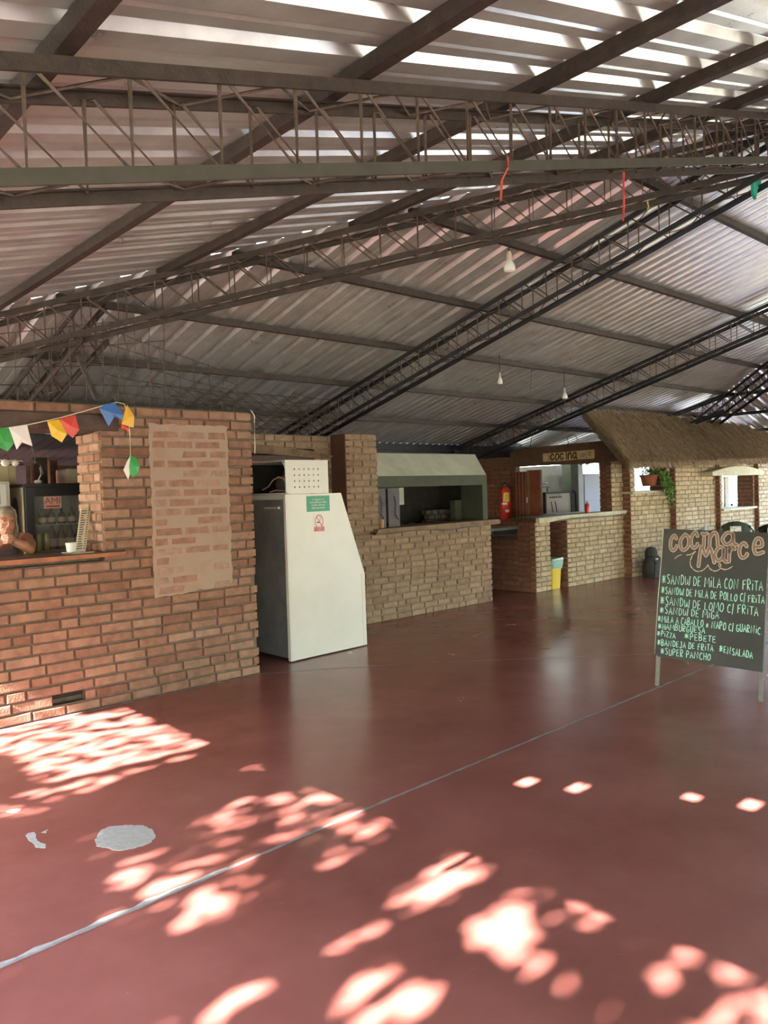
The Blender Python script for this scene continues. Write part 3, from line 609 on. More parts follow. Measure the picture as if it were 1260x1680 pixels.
flag([(214,747),(208,757),(202,771),(210,787),(213,778),(212,765)], (.7,.68,.64), 'white hanging flag')
flag([(214,747),(224,752),(229,765),(226,777),(218,783),(211,775),(210,762)], (.02,.3,.05), 'green crumpled hanging flag')
# ------------------------------------------------------------ welded mesh on the wall tops
def grid(pts4, nu, nv, label, seed, bend=.0, drop=0.):
    rnd = random.Random(seed); a, b, c, d = map(Vector, pts4); mb = MB()
    f = lambda u, v: (a*(1-u)+b*u)*(1-v)+(d*(1-u)+c*u)*v+Vector((0,bend*math.sin(u*3),0))
    for i in range(nu+1):
        u = i/nu; e = rnd.uniform(0,.08); mb.tube([f(u,0-.0),f(u,.5)+Vector((rnd.uniform(-.01,.01),0,0)),f(u,1+e)],.0034,4)
    for j in range(nv+1):
        v = j/nv; mb.tube([f(k/6,v)+Vector((0,0,rnd.uniform(-.008,.008))) for k in range(7)],.003,4)
    tag(center(mb.build('welded_mesh', M['rod'])), label, 'welded mesh')
grid([(.2,6.08,2.36),(3.1,6.08,2.36),(3.1,6.03,3.12),(.2,6.03,2.5)], 22, 4, 'sheet of rusty reinforcing mesh standing on the left brick wall above the bar opening', 1)
grid([(2.75,6.2,2.36),(3.85,6.2,2.36),(3.95,6.25,2.72),(2.5,6.2,3.05)], 9, 5, 'second smaller tilted mesh behind the first, above the mortar-smeared panel', 2)
grid([(4.2,7.1,2.33),(5.9,7.1,2.33),(5.35,7.25,2.72),(3.6,7.25,2.75)], 11, 4, 'leaning rusty mesh stored on top of the niche wall above the white cooler', 3, .05)
grid([(4.7,6.95,2.35),(5.7,6.95,2.4),(5.9,7.1,2.7),(5.2,7.1,2.75)], 6, 4, 'tangled piece of mesh lying against the pier top right of the white cooler', 5, .08)
mb = MB(); mb.tube([(3.83,5.88,2.37),(3.86,5.87,2.32),(3.855,5.87,2.05),(3.85,5.87,1.98)],.005,5); tag(center(mb.build('cable', M['paper'])), 'pale cable end hanging over the right edge of the left brick wall', 'cable')
mb = MB(); mb.bar(at(125,578,'y',6.3),at(158,655,'y',6.3),.04,.03); tag(center(mb.build('steel_strut', M['rust'])), 'short slanting brown strut above the bar beam', 'strut')
# ------------------------------------------------------------ white cooler with its stickers
ck = thing('display_cooler', 'white metal cooler turned sideways with sloping front before the niche door', 'cooler', (4.8,6.3,0))
yF, yB = 6.05, 6.78
side = [(4.297,.012),(5.292,.012),(5.287,.76),(4.993,1.607),(4.28,1.607)]
# side panel is slightly askew: the far corner stands 5 cm further back
yo = lambda x: 6.035+(x-4.29)*.045
mb = MB()
mb.add([(x,yo(x),z) for x, z in side]+[(x,yo(x)+.022,z) for x, z in side], [(0,1,2,3,4),(9,8,7,6,5)]+[(i,(i+1)%5,(i+1)%5+5,i+5) for i in range(5)])
sp = mb.build('side_panel', M['white'], ck)
mb = MB(); mb.add([(x,yB-.02+(x-4.29)*.045,z) for x, z in side]+[(x,yB+(x-4.29)*.045,z) for x, z in side], [(0,1,2,3,4),(9,8,7,6,5)]+[(i,(i+1)%5,(i+1)%5+5,i+5) for i in range(5)]); mb.build('side_panel', M['white'], ck)
sv = mat('dull_steel', (.3,.3,.31), .35, .6, col2=(.5,.5,.5), scale=3, rvar=.12)
mb = MB(); mb.box((4.305,6.06,.03),(4.32,6.76,1.56)); mb.build('steel_back_panel', sv, ck)
mb = MB(); mb.box((4.285,6.04,1.56),(4.33,6.78,1.607)); mb.box((4.285,6.035,0.01),(4.31,6.075,1.6)); mb.box((4.285,6.74,0.01),(4.31,6.78,1.6)); mb.build('frame_rail', M['white'], ck)
mb = MB(); mb.prism([(5.285,.02),(5.27,.76),(4.98,1.59),(4.33,1.59),(4.33,.02)], 6.07, 6.77, lambda u,v,w: (u,w+(u-4.29)*.045,v)); mb.build('body', mat('cooler_front', (.5,.5,.48), .3), ck)
mb = MB(); mb.bbox((4.283,6.16,1.47),(4.304,6.4,1.49),.003); mb.build('door_handle', M['white'], ck); lab(COL.objects['door_handle'], 'worn pale metal handle bar')
mb = MB(); mb.bbox((4.295,6.033,.01),(4.345,6.04,1.6),.003); mb.build('edge_trim', M['white'], ck); mb = MB(); mb.bbox((5.24,6.075,.02),(5.285,6.084,.76),.002); mb.build('edge_trim', M['white'], ck)
for x, y in ((4.36,6.1),(5.2,6.14),(4.36,6.72),(5.2,6.76)): mb = MB(); mb.box((x-.03,y-.03,0),(x+.03,y+.03,.02)); mb.build('foot', M['black'], ck)
mb = MB(); mb.box((4.33,6.08,.004),(5.24,6.72,.03)); mb.build('plinth', M['black'], ck)
# machine box on top: perforated front panel, open left side, compressor inside
yb = 6.05
mb = MB(); mb.box((4.308,yb,1.61),(4.315+.01,yb+.012,1.93)); 
xs = [4.41+.0575*i for i in range(6)]; zs = [1.675+.058*i for i in range(4)]
# plate with real holes, one cell per hole
cx = [4.308]+[x+d for x in xs for d in (-.029,.0285)][::1]
X = [4.308]+[(a+b)/2 for a,b in zip(xs,xs[1:])]+[xs[-1]+.029]; X[0] = 4.308; X = [4.308, xs[0]-.029]+[(a+b)/2 for a,b in zip(xs,xs[1:])]+[xs[-1]+.029, 4.822]
Z = [1.61, zs[0]-.029]+[(a+b)/2 for a,b in zip(zs,zs[1:])]+[zs[-1]+.029, 1.93]
mb = MB()
for i in range(len(X)-1):
    for j in range(len(Z)-1):
        if 1 <= i <= 6 and 1 <= j <= 4:
            hx, hz = xs[i-1], zs[j-1]; n = 12; r = .0088
            sq = []
            for k in range(n):
                t = 2*math.pi*(k+.5)/n; c, s = math.cos(t), math.sin(t); q = max(abs(c),abs(s)); sq.append((hx+c/q*.0287, hz+s/q*.029))
            sq = [(min(max(a,X[i]),X[i+1]), min(max(b,Z[j]),Z[j+1])) for a,b in sq]
            ci = [(hx+r*.8*math.cos(2*math.pi*(k+.5)/n), hz+r*math.sin(2*math.pi*(k+.5)/n)) for k in range(n)]
            vs = [(a,yb,b) for a,b in sq]+[(a,yb,b) for a,b in ci]+[(a,yb+.008,b) for a,b in ci]
            mb.add(vs, [(k,(k+1)%n,(k+1)%n+n,k+n) for k in range(n)]+[(k+n,(k+1)%n+n,(k+1)%n+2*n,k+2*n) for k in range(n)])
            for cxx, czz in ((X[i],Z[j]),(X[i+1],Z[j]),(X[i],Z[j+1]),(X[i+1],Z[j+1])):
                ks = sorted(range(n), key=lambda k: (sq[k][0]-cxx)**2+(sq[k][1]-czz)**2)[:2]
                mb.add([(cxx,yb,czz),(sq[ks[0]][0],yb,sq[ks[0]][1]),(sq[ks[1]][0],yb,sq[ks[1]][1])], [(0,1,2)])
        else: mb.add([(X[i],yb,Z[j]),(X[i+1],yb,Z[j]),(X[i+1],yb,Z[j+1]),(X[i],yb,Z[j+1])], [(0,1,2,3)])
hz_ = mb.build('perforated_panel', M['white'], ck)
mb = MB(); mb.box((4.305,yb+.002,1.925),(4.825,6.74,1.937)); mb.box((4.8,yb+.006,1.61),(4.825,6.74,1.93)); mb.box((4.305,6.73,1.61),(4.82,6.74,1.93)); mb.box((4.305,yb+.003,1.61),(4.33,yb+.012,1.93))
mb.prism([(6.06,1.93),(6.06,1.85),(6.075,1.89),(6.11,1.925),(6.72,1.925),(6.72,1.937)], 4.303, 4.312, lambda u,v,w: (w,u,v)); mb.box((4.303,6.05,1.608),(4.33,6.74,1.625)); mb.build('machine_casing', M['white'], ck)
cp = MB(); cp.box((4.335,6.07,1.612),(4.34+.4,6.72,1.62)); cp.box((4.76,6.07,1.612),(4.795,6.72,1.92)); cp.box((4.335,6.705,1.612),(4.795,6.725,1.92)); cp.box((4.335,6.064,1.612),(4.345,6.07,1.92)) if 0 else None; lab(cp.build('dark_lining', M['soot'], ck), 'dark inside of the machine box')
cp = MB(); cp.lathe([(0,0),(.08,0),(.09,.02),(.09,.1),(.07,.14),(.0,.16)], (4.5,6.35,1.63), 16); cp.lathe([(0,0),(.035,0),(.035,.09),(0,.1)], (4.4,6.2,1.7), 12); cp.box((4.62,6.1,1.63),(4.7,6.55,1.86)); cmp = cp.build('compressor', mat('dark_machine', (.07,.055,.045), .6, var=.4), ck, True)
cp = MB(); cp.tube([(4.33,6.08,1.72),(4.33,6.12,1.76),(4.33,6.2,1.78),(4.33,6.3,1.75),(4.33,6.38,1.69),(4.34,6.5,1.66)],.006,6); cp.tube([(4.33,6.08,1.64),(4.33,6.25,1.65),(4.33,6.36,1.635)],.006,6); lab(cp.build('wire', mat('pink_wire', (.6,.35,.3), .5), ck), 'pinkish wire loop in the open machine box')
fs = lambda u,v,d: Vector((u,yo(u)-d,v))
def signplate(x0, x1, z0, z1, m, name, d0=.0, d1=.002, r=0):
    mb = MB(); mb.prism([(x0,z0),(x1,z0),(x1,z1),(x0,z1)], d0, d1, fs); return mb.build(name, m, ck)
def px(x, y): q = at(x,y,'y',6.06); return q.x, q.z
a, b = px(501,814), px(541,838)
g = signplate(a[0],b[0],b[1],a[1], mat('green_sign', (.01,.27,.14), .4), 'notice_sign'); lab(g, 'green notice sign with white Spanish text')
text_mesh('notice_text', 'La empresa no se\nresponsabiliza por daños,\npérdida o hurto de\nobjetos personales.', .0285, lambda x,y,z: fs((a[0]+b[0])/2+x*.78,(a[1]-.043)+y,.0025+z), M['white'], g, lines=.98)
a, b = px(513,842), px(532,873)
g = signplate(a[0],b[0],b[1],a[1], M['white'], 'no_smoking_sign'); lab(g, 'white sign with red crossed cigarette')
cxs, w_ = (a[0]+b[0])/2, b[0]-a[0]; czs = a[1]-w_*.62; rr_ = w_*.40
mb = MB()
n = 36
for k in range(n):
    t, t2 = 2*math.pi*k/n, 2*math.pi*(k+1)/n; q = [(cxs+r*math.cos(tt), czs+r*1.25*math.sin(tt)) for tt in (t,t2) for r in (rr_,rr_*.84)]
    mb.add([fs(*q[0],.0045),fs(*q[2],.0045),fs(*q[3],.0045),fs(*q[1],.0045)], [(0,1,2,3)])
ribbon(mb, [(cxs-rr_*.62,czs+rr_*.8),(cxs+rr_*.62,czs-rr_*.8)], rr_*.17, fs, .0045)
ribbon(mb, [(a[0]+w_*.05,b[1]+w_*.27),(b[0]-w_*.05,b[1]+w_*.27)], w_*.42 if 0 else .011, fs, .0045)
z0_, z1_ = b[1]+.012, b[1]+.058; mb.prism([(a[0]+.004,z0_),(b[0]-.004,z0_),(b[0]-.004,z1_),(a[0]+.004,z1_)], .003,.0045, fs)
mb.build('prohibition_ring', M['red'], g)
mb = MB(); mb.prism([(cxs-rr_*.55,czs-rr_*.25),(cxs+rr_*.2,czs-rr_*.25),(cxs+rr_*.2,czs-rr_*.05),(cxs-rr_*.55,czs-rr_*.05)], .003,.0042, fs)
ribbon(mb, smooth_pts([(cxs+rr_*.3,czs),(cxs+rr_*.1,czs+rr_*.3),(cxs+rr_*.4,czs+rr_*.5),(cxs+rr_*.15,czs+rr_*.8)]), .004, fs, .0042); mb.build('cigarette', M['ink'], g)
text_mesh('sign_text', 'PROHIBIDO\nFUMAR', .0175, lambda x,y,z: fs(cxs+x*.8,(z0_+z1_)/2+.004+y,.005+z), M['white'], g, lines=1.0)
mb = MB(); mb.lathe([(0,0),(.02,0),(.02,.005),(0,.006)], tuple(at(574,1071,'z',0)), 12, sx=1.6); tag(center(mb.build('bottle_cap', M['paper'])), 'small pale scrap on the floor before the white cooler', 'scrap')
# ------------------------------------------------------------ oven: slab, hood, cavity
mb = MB(); lo = [(6.28,1.10),(6.5,1.105),(6.9,1.11),(7.3,1.1),(7.6,1.085),(7.9,1.1),(8.2,1.09),(8.64,1.1)]
mb.prism(lo+[(8.65,1.15),(8.6,1.165),(7.5,1.16),(6.3,1.15)], 0, .45, lambda u,v,w: (u,6.96+w,v)); 
mb.prism([(x,z-.02-.012*math.sin(i*1.9)) for i,(x,z) in enumerate(lo[:-1])]+[(x,z+.012) for x,z in reversed(lo[:-1])], 0, .1, lambda u,v,w: (u,6.985+w,v), 1)
tag(center(mb.build('oven_ledge', [M['lint'], M['wood']])), 'thick rough-edged wooden ledge on the brick oven wall', 'ledge')
ovn = thing('masonry_oven', 'open brick barbecue oven with green frame and whitewashed hood', 'oven', (7.4,7.5,1.05))
mb = MB(); yA = 7.09
mb.box((6.39,yA,1.66),(8.52,yA+.22,1.80)); mb.box((8.42,yA,1.13),(8.52,yA+.4,1.66)); mb.box((8.28,yA+.4,1.13),(8.5,yA+.5,1.45)); mb.build('frame', M['green'], ovn)
wv = mat('whitewash', (.5,.51,.44), .85, col2=(.36,.36,.3), scale=3, bump=.3)
mb = MB(); prf = [(yA,1.80),(yA+.06,1.89),(yA+.2,2.10),(yA+.9,2.16),(yA+.9,1.80)]
mb.add([(6.38,y,z) for y,z in prf]+[(8.515,y,z) if i in (0,4) else (8.515-.0*(i),y,z) for i,(y,z) in enumerate(prf)], [(0,1,2,3,4),(9,8,7,6,5)]+[(i,(i+1)%5,(i+1)%5+5,i+5) for i in range(5)]); mb.build('hood', wv, ovn)
mb = MB(); mb.box((6.39,8.0,1.05),(8.6,8.1,1.8)); mb.box((8.5,7.5,1.05),(8.6,8.0,1.8)); mb.box((6.38,7.12,1.05),(6.42,8.0,1.8)); mb.box((6.39,7.2,1.05),(8.5,8.0,1.12)); mb.box((6.39,7.35,1.75),(8.5,8.0,1.8)); mb.build('fire_chamber', M['soot'], ovn)
mb = MB()
for k in range(5):
    for j in range(3): mb.bbox((7.9+k*.13+(j%2)*.05,7.7,1.12+j*.07),(8.01+k*.13+(j%2)*.05,7.8,1.18+j*.07),.006)
for k in range(9): mb.ball((7.0+k*.14,7.5+.1*math.sin(k),1.14),(.07,.06,.035),8)
lab(mb.build('fire_bricks', mat('ashy_brick', (.09,.07,.055), .95, var=.5, scale=9), ovn), 'sooty fire bricks and ashes')
mv = mat('mauve_iron', (.075,.06,.066), .6, var=.3)
for x0,x1 in ((6.42,6.62),(6.66,6.86)):
    mb = MB(); mb.bbox((x0,7.16,1.13),(x1,7.175,1.65),.003); dd = mb.build('iron_door', mv, ovn)
    mb = MB(); mb.tube([((x0+x1)/2,7.15,1.55),((x0+x1)/2+.03,7.15,1.45),((x0+x1)/2+.01,7.15,1.32),((x0+x1)/2+.06,7.15,1.25)],.006,5); mb.build('scroll', M['black'], dd)
mb = MB(); mb.prism([(6.64,1.65),(6.98,1.65),(6.98,1.43),(6.85,1.43),(6.82,1.55),(6.74,1.63)], 0,.02, lambda u,v,w:(u,7.2+w,v)); mb.build('side_lining', wv, ovn)
mb = MB(); c = at(627,878,'y',7.02); c.z = 1.158; mb.lathe([(0,0),(.022,0),(.03,.1),(.033,.104),(.03,.107),(.026,.1),(.02,.01),(0,.01)], c, 20)
cu_ = mb.build('paper_cup', mat('tan_cup', (.5,.3,.14), .6), smooth=True); tag(center(cu_), 'small tan paper cup on the left end of the oven ledge', 'cup')
# ------------------------------------------------------------ kitchen counter and things on it
sb = mat('pale_slab', (.55,.55,.4), .7, col2=(.42,.38,.26), scale=7, bump=.4)
mb = MB(); mb.prism([(9.55,1.065),(9.8,1.06),(10.05,1.085),(10.4,1.105),(10.9,1.105),(11.4,1.095),(12.16,1.1),(12.16,1.16),(11.2,1.155),(10.3,1.15),(9.55,1.135)], 0,.06, lambda u,v,w:(u,6.955+w,v))
mb.prism([(7.015,1.065),(7.5,1.07),(7.5,1.14),(7.015,1.14)], 9.56, 12.0, lambda u,v,w:(w,u,v), 1)
tag(center(mb.build('kitchen_slab', [sb, M['wood']])), 'long live-edge counter slab on the kitchen hatch wall', 'counter')
mb = MB(); mb.prism([(7.36,.80),(9.1,.80),(9.1,.85),(7.4,.86)], 9.52, 9.95, lambda u,v,w:(w,u,v)); tag(center(mb.build('low_shelf', M['wood'])), 'dark wooden shelf on the low wall below the fire extinguisher', 'shelf')
kb = thing('sauce_bottle', 'red squeeze bottle with white nozzle on the kitchen counter', 'bottle', at(964,850,'y',7.1)); kb.location.z = 1.145
mb = MB(); mb.lathe([(0,0),(.04,0),(.042,.01),(.042,.14),(.03,.165),(0,.17)], kb.location, 18); mb.build('body', M['red'], kb, True)
mb = MB(); mb.lathe([(0,0),(.025,0),(.02,.02),(.006,.05),(0,.052)], kb.location+Vector((0,0,.165)), 14); mb.build('nozzle', M['white'], kb, True)
# yellow bin
bc = Vector((10.16,7.2,0)); bi = thing('waste_bin', 'yellow waste bin with loose pale-green bag in the gap of the kitchen wall', 'bin', bc)
def sq(s, z, r=.25):
    out = []
    for cx_, cy_, t0 in ((1,1,0),(-1,1,90),(-1,-1,180),(1,-1,270)):
        for k in range(4): t = math.radians(t0+k*30); out.append((bc.x+cx_*s*(1-r)+s*r*math.cos(t), bc.y+cy_*s*(1-r)*.8+s*r*math.sin(t), z))
    return out
def loft(mb, rings):
    n = len(rings[0]); vs = [v for r in rings for v in r]; mb.add(vs, [(i*n+k,i*n+(k+1)%n,(i+1)*n+(k+1)%n,(i+1)*n+k) for i in range(len(rings)-1) for k in range(n)]+[tuple(range(n))])
mb = MB(); loft(mb, [sq(.115,0),sq(.14,.38),sq(.15,.44),sq(.14,.44),sq(.12,.1)]); mb.build('bucket', mat('yellow_plastic', (.7,.52,.03), .4), bi, True)
rnd = random.Random(3); mb = MB(); jt = lambda r, a: [(x+rnd.uniform(-a,a),y+rnd.uniform(-a,a),z+rnd.uniform(-a,a)*1.5) for x,y,z in r]
loft(mb, [jt(sq(.15,.32),.006),jt(sq(.163,.40),.008),jt(sq(.17,.455),.008),jt(sq(.165,.475),.01),jt(sq(.135,.45),.01),jt(sq(.12,.38),.01)]); mb.build('bin_bag', mat('bag_film', (.25,.42,.35), .3), bi)
# fire extinguisher
c = Vector((11.6,9.21,1.02)); ex_ = thing('fire_extinguisher', 'red fire extinguisher hanging on the dark brick wall left of the door', 'fire extinguisher', c)
mb = MB(); mb.lathe([(0,0),(.085,0),(.1,.02),(.1,.5),(.085,.56),(.05,.6),(.03,.62),(0,.625)], c, 24); mb.build('cylinder', M['red'], ex_, True)
mb = MB(); mb.lathe([(0,0),(.025,0),(.028,.04),(.018,.07),(0,.075)], c+Vector((0,0,.61)), 12); mb.box((c.x-.06,c.y-.012,c.z+.67),(c.x+.02,c.y+.012,c.z+.69)); mb.build('valve', M['black'], ex_)
def arc(z0, z1, a0, a1, m, nme, r=.1015):
    mb = MB(); n = 8; A2 = [math.radians(a0+(a1-a0)*k/n) for k in range(n+1)]
    mb.add([(c.x+r*math.cos(t),c.y+r*math.sin(t),z) for z in (c.z+z0,c.z+z1) for t in A2], [(k,k+1,n+k+2,n+k+1) for k in range(n)]); return mb.build(nme, m, ex_, True)
lab(arc(.33,.5,205,265, mat('yellow_label', (.7,.6,.05), .5), 'label'), 'yellow label')
lab(arc(.27,.31,170,235, M['white'], 'label'), 'white label'); lab(arc(.13,.18,215,260, M['white'], 'label'), 'small white label')
mb = MB()
for k in range(4):
    t = math.radians(222+k*9); mb.bar((c.x+.1025*math.cos(t),c.y+.1025*math.sin(t),c.z+.37),(c.x+.1025*math.cos(t),c.y+.1025*math.sin(t),c.z+.47),.005,.001,up=(1,0,0))
mb.build('label_print', M['ink'], ex_)
mb = MB(); mb.tube([c+Vector((-.02,.03,.66)),c+Vector((-.08,.1,.6)),c+Vector((-.09,.11,.35)),c+Vector((-.08,.1,.15))],.009,6); mb.build('hose', M['black'], ex_)
# folding shutter door
rw = mat('red_brown_wood', (.13,.035,.015), .45, var=.3, scale=5, bump=.2)
mb = MB(); mb.bbox((11.69,8.74,.95),(11.72,9.06,1.9),.004)
d2 = struct(mb.build('door_2', rw)); mb = MB()
for k in range(4): mb.bbox((11.675,8.78+k*.075,.95),(11.69,8.795+k*.075,1.9),.003)
mb.build('batten', mat('worn_wood', (.3,.15,.08), .6), d2)
mb = MB(); mb.bbox((11.66,8.42,.95),(11.69,8.72,1.92),.004); lf = mb.build('door_leaf', mat('rust_panel', (.2,.05,.02), .5, var=.2), d2)
mb = MB(); mb.bbox((11.645,8.42,.95),(11.665,8.46,1.92),.003); mb.bbox((11.645,8.69,.95),(11.665,8.73,1.92),.003); mb.build('door_frame', M['lint'], d2)
mb = MB(); mb.bbox((11.65,8.7,1.38),(11.66,8.76,1.42),.003); mb.tube([(11.64,8.73,1.4),(11.63,8.73,1.34),(11.65,8.74,1.32)],.01,6); mb.build('door_latch', M['white'], d2)
# sign over the hatch
sgn = thing('kitchen_sign', 'yellowish wooden board with black painted word hung on the hatch header', 'sign', (11.66,8.0,2.1))
pf = lambda x, y, d: Vector((11.665-d, 0, 0))
q0, q1 = at(891,752,'x',11.66), at(975,744,'x',11.66); yl, yr = q0.y, q1.y; Ls = yl-yr; zc0 = (q0.z+q1.z)/2
sf = lambda u,v,d: Vector((11.672-d, yl-u*Ls, zc0+v))
mb = MB(); mb.prism([(0,-.06),(.01,-.075),(.3,-.08),(.7,-.07),(.985,-.075),(1,-.06),(1,.07),(.98,.085),(.6,.075),(.02,.075),(0,.06)], 0,.02, sf); mb.build('board', mat('sign_wood', (.6,.43,.2), .6, var=.2, scale=5), sgn)
mb = MB(); random.seed(4); x = .155
for ch in 'cOcina': letter(mb, ch, x, -.055, .088, .11, .024, lambda u,v,d: sf(u,v,d), .0215, curved=True); x += .095 if ch != 'i' else .06
# widen strokes: unit board length differs from height, so letters are ribbons in both axes
mb.build('lettering', M['ink'], sgn)
mb = MB(); mb.prism([(.8+.045*math.cos(t*math.pi/10),.0+.04*math.sin(t*math.pi/10)) for t in range(20)], .02,.023, sf); lab(mb.build('painted_pot', mat('blue_paint', (.25,.33,.45), .6), sgn), 'pale blue painted pot')
mb = MB(); mb.prism([(.07+.04*math.cos(t*math.pi/10),.0+.035*math.sin(t*math.pi/10)) for t in range(20)], .02,.023, sf); mb.build('painted_flower', mat('pale_paint', (.6,.5,.42), .6), sgn)
mb = MB()
for k in range(6): t = k*1.05; mb.prism([(.92+.02*math.cos(t)+.008*math.cos(j),.01+.03*math.sin(t)+.012*math.sin(j)) for j in range(6)], .02,.023, sf)
mb.build('painted_leaves', M['ink'], sgn)
for u in (.12,.86): mb = MB(); mb.tube([sf(u,.07,.01),sf(u+.01,.22,.015)],.004,5); mb.tube([sf(u,-.06,.022),sf(u,.07,.022)],.004,5); mb.build('hanging_cord', M['lint'], sgn)
# kitchen interior
st_ = thing('stove', 'white-backed kitchen stove with raised lid seen through the hatch', 'stove', (12.75,8.7,0))
s0, s1 = at(898,845,'y',8.6), at(943,810,'y',8.6)
mb = MB(); mb.bbox((s0.x-.05,8.4,0),(s1.x+.05,8.95,1.1),.01); mb.build('body', M['white'], st_)
mb = MB(); mb.bbox((s0.x+.0,8.62,1.1),(s1.x-.0,8.64,1.47),.005); lid = mb.build('raised_lid', M['white'], st_)
mb = MB()
for k in range(6): mb.ball((s0.x+.12+k*.07,8.61,1.4),.014,8)
for a_ in (.13,.26): mb.tube([(s0.x+a_,8.6,1.32),(s0.x+a_+.03,8.6,1.22),(s0.x+a_+.05,8.6,1.12)],.008,5)
mb.build('hanging_utensils', M['cord'], st_)
mb = MB(); mb.box((s0.x-.03,8.6,1.47),(s1.x+.03,8.68,1.5)); mb.box((s0.x-.05,8.6,1.1),(s0.x-.01,8.66,1.47)); mb.box((s1.x+.01,8.6,1.1),(s1.x+.05,8.66,1.47)); mb.build('lid_frame', M['cord'], st_)
sh = thing('wall_shelf', 'wooden kitchen shelf carrying dark trays above the stove', 'shelf', (12.7,9.4,1.6))
mb = MB(); mb.box((12.2,9.3,1.585),(13.15,9.75,1.61)); mb.box((12.2,9.3,1.37),(12.9,9.75,1.39)); mb.build('board', M['lint'], sh)
mb = MB(); mb.bar((13.1,9.32,1.6),(13.1,9.32,1.3),.02,.02,up=(0,1,0)); mb.build('bracket', M['cord'], sh)
tr = mat('tray_metal', (.1,.11,.13), .4, .5)
for i, (x, z, w) in enumerate(((12.65,1.61,.8),(12.68,1.665,.85),(12.6,1.72,.7))):
    mb = MB(); mb.bbox((x-w/2,9.32,z),(x+w/2,9.7,z+.045),.008); tag(center(mb.build('baking_tray', tr)), 'dark baking tray on the kitchen shelf, %s of the stack' % ('bottom','middle','top')[i], 'tray', 'trays stacked on the kitchen shelf')
mb = MB(); mb.bbox((12.55,9.32,1.39),(12.95,9.7,1.47),.008); tag(center(mb.build('steel_pan', tr)), 'grey pan on the lower board of the kitchen shelf', 'pan')
q = at(937,800,'y',8.6); q2 = at(949,800,'y',8.6); mb = MB(); mb.box((q.x,8.6,0),(q2.x,8.8,2.3)); struct(mb.build('trim_kitchen_pillar', M['green']))
q = at(949.5,800,'y',9.3); q2 = at(957,800,'y',9.3); mb = MB(); mb.box((q.x,9.3,0),(q2.x,9.4,2.2)); struct(mb.build('trim_kitchen_jamb', wc))
q = at(957.5,800,'y',9.4); mb = MB(); mb.bbox((q.x,9.4,0),(q.x+1.6,9.8,1.86),.02); ff = tag(mb.build('kitchen_fridge', wb), 'tall pale blue-white refrigerator at the back of the kitchen', 'refrigerator')
mb = MB(); mb.bbox((q.x+.02,9.385,.1),(q.x+1.58,9.4,1.84),.01); mb.build('door', wb, ff)
mb = MB(); mb.box((10.0,8.2,.0),(11.5,8.6,.9)); wbn = tag(mb.build('steel_worktable', tr), 'dark steel worktable seen through the gap above the yellow bin', 'table')
mb = MB(); mb.box((9.95,8.15,.9),(11.55,8.65,.94)); mb.build('top', mat('pale_top', (.4,.42,.42), .4), wbn)
# hatch with plant
h = wh[0]
mb = MB(); mb.bbox((12.06,6.83,1.435),(13.52,7.2,1.475),.01); tag(center(mb.build('window_ledge', sb)), 'pale ledge under the small window with the hanging plant', 'ledge')
mb = MB(); mb.bbox((12.02,6.81,1.955),(13.6,7.1,2.0),.012); tag(center(mb.build('window_lintel', sb)), 'pale timber lintel over the plant window under the thatch', 'lintel')
hp = thing('hanging_plant', 'terracotta pot with trailing green leaves hanging in the small window', 'potted plant', at(1068,790,'y',6.98))
pc = at(1065,800,'y',7.0); pc.z = 1.56
mb = MB(); mb.lathe([(0,0),(.11,0),(.15,.17),(.165,.17),(.165,.2),(.14,.2),(.12,.03),(0,.03)], pc, 20); mb.build('pot', mat('terracotta', (.32,.11,.05), .8), hp, True)
mb = MB(); 
for k in range(3): t = k*2.09; mb.tube([pc+Vector((.15*math.cos(t),.15*math.sin(t),.2)), pc+Vector((.02,0,.44))],.003,4)
mb.build('hanger_wire', M['cord'], hp)
rnd = random.Random(8); mb = MB(); st2 = MB()
def leafq(mb, p, s, rnd):
    a = Vector((rnd.gauss(0,1),rnd.gauss(0,1),rnd.gauss(0,1))).normalized(); b = a.cross(Vector((rnd.gauss(0,1),rnd.gauss(0,1),rnd.gauss(0,1)))).normalized()
    mb.add([p, p+a*s*.5+b*s*.32, p+a*s, p+a*s*.5-b*s*.32], [(0,1,2,3)])
for k in range(260):
    t = rnd.uniform(0,6.28); r = rnd.uniform(0,.25); leafq(mb, pc+Vector((r*math.cos(t)+.1,r*math.sin(t)*.6,.2+rnd.uniform(-.08,.12))), .055, rnd)
for vx, ln in ((.1,.35),(.25,.3),(.3,.4),(.36,.52),(.22,.4),(.42,.3),(.28,.6)):
    p = pc+Vector((vx*.5,-.12,.18)); pts = [p.copy()]
    for k in range(12): p = p+Vector(((vx*.5)/12+rnd.uniform(-.012,.012),-.004 if k > 2 else -.03,(.02 if k < 2 else -ln/10))); pts.append(p.copy()); [leafq(mb, p+Vector((rnd.uniform(-.03,.03),rnd.uniform(-.03,.01),rnd.uniform(-.03,.03))), .06, rnd) for _ in range(7)]
    st2.tube(pts, .003, 4)
mb.build('foliage', mat('leaf_green', (.1,.2,.035), .5, col2=(.16,.28,.06), scale=30), hp); st2.build('stem', mat('stem_green', (.12,.16,.05), .6), hp)
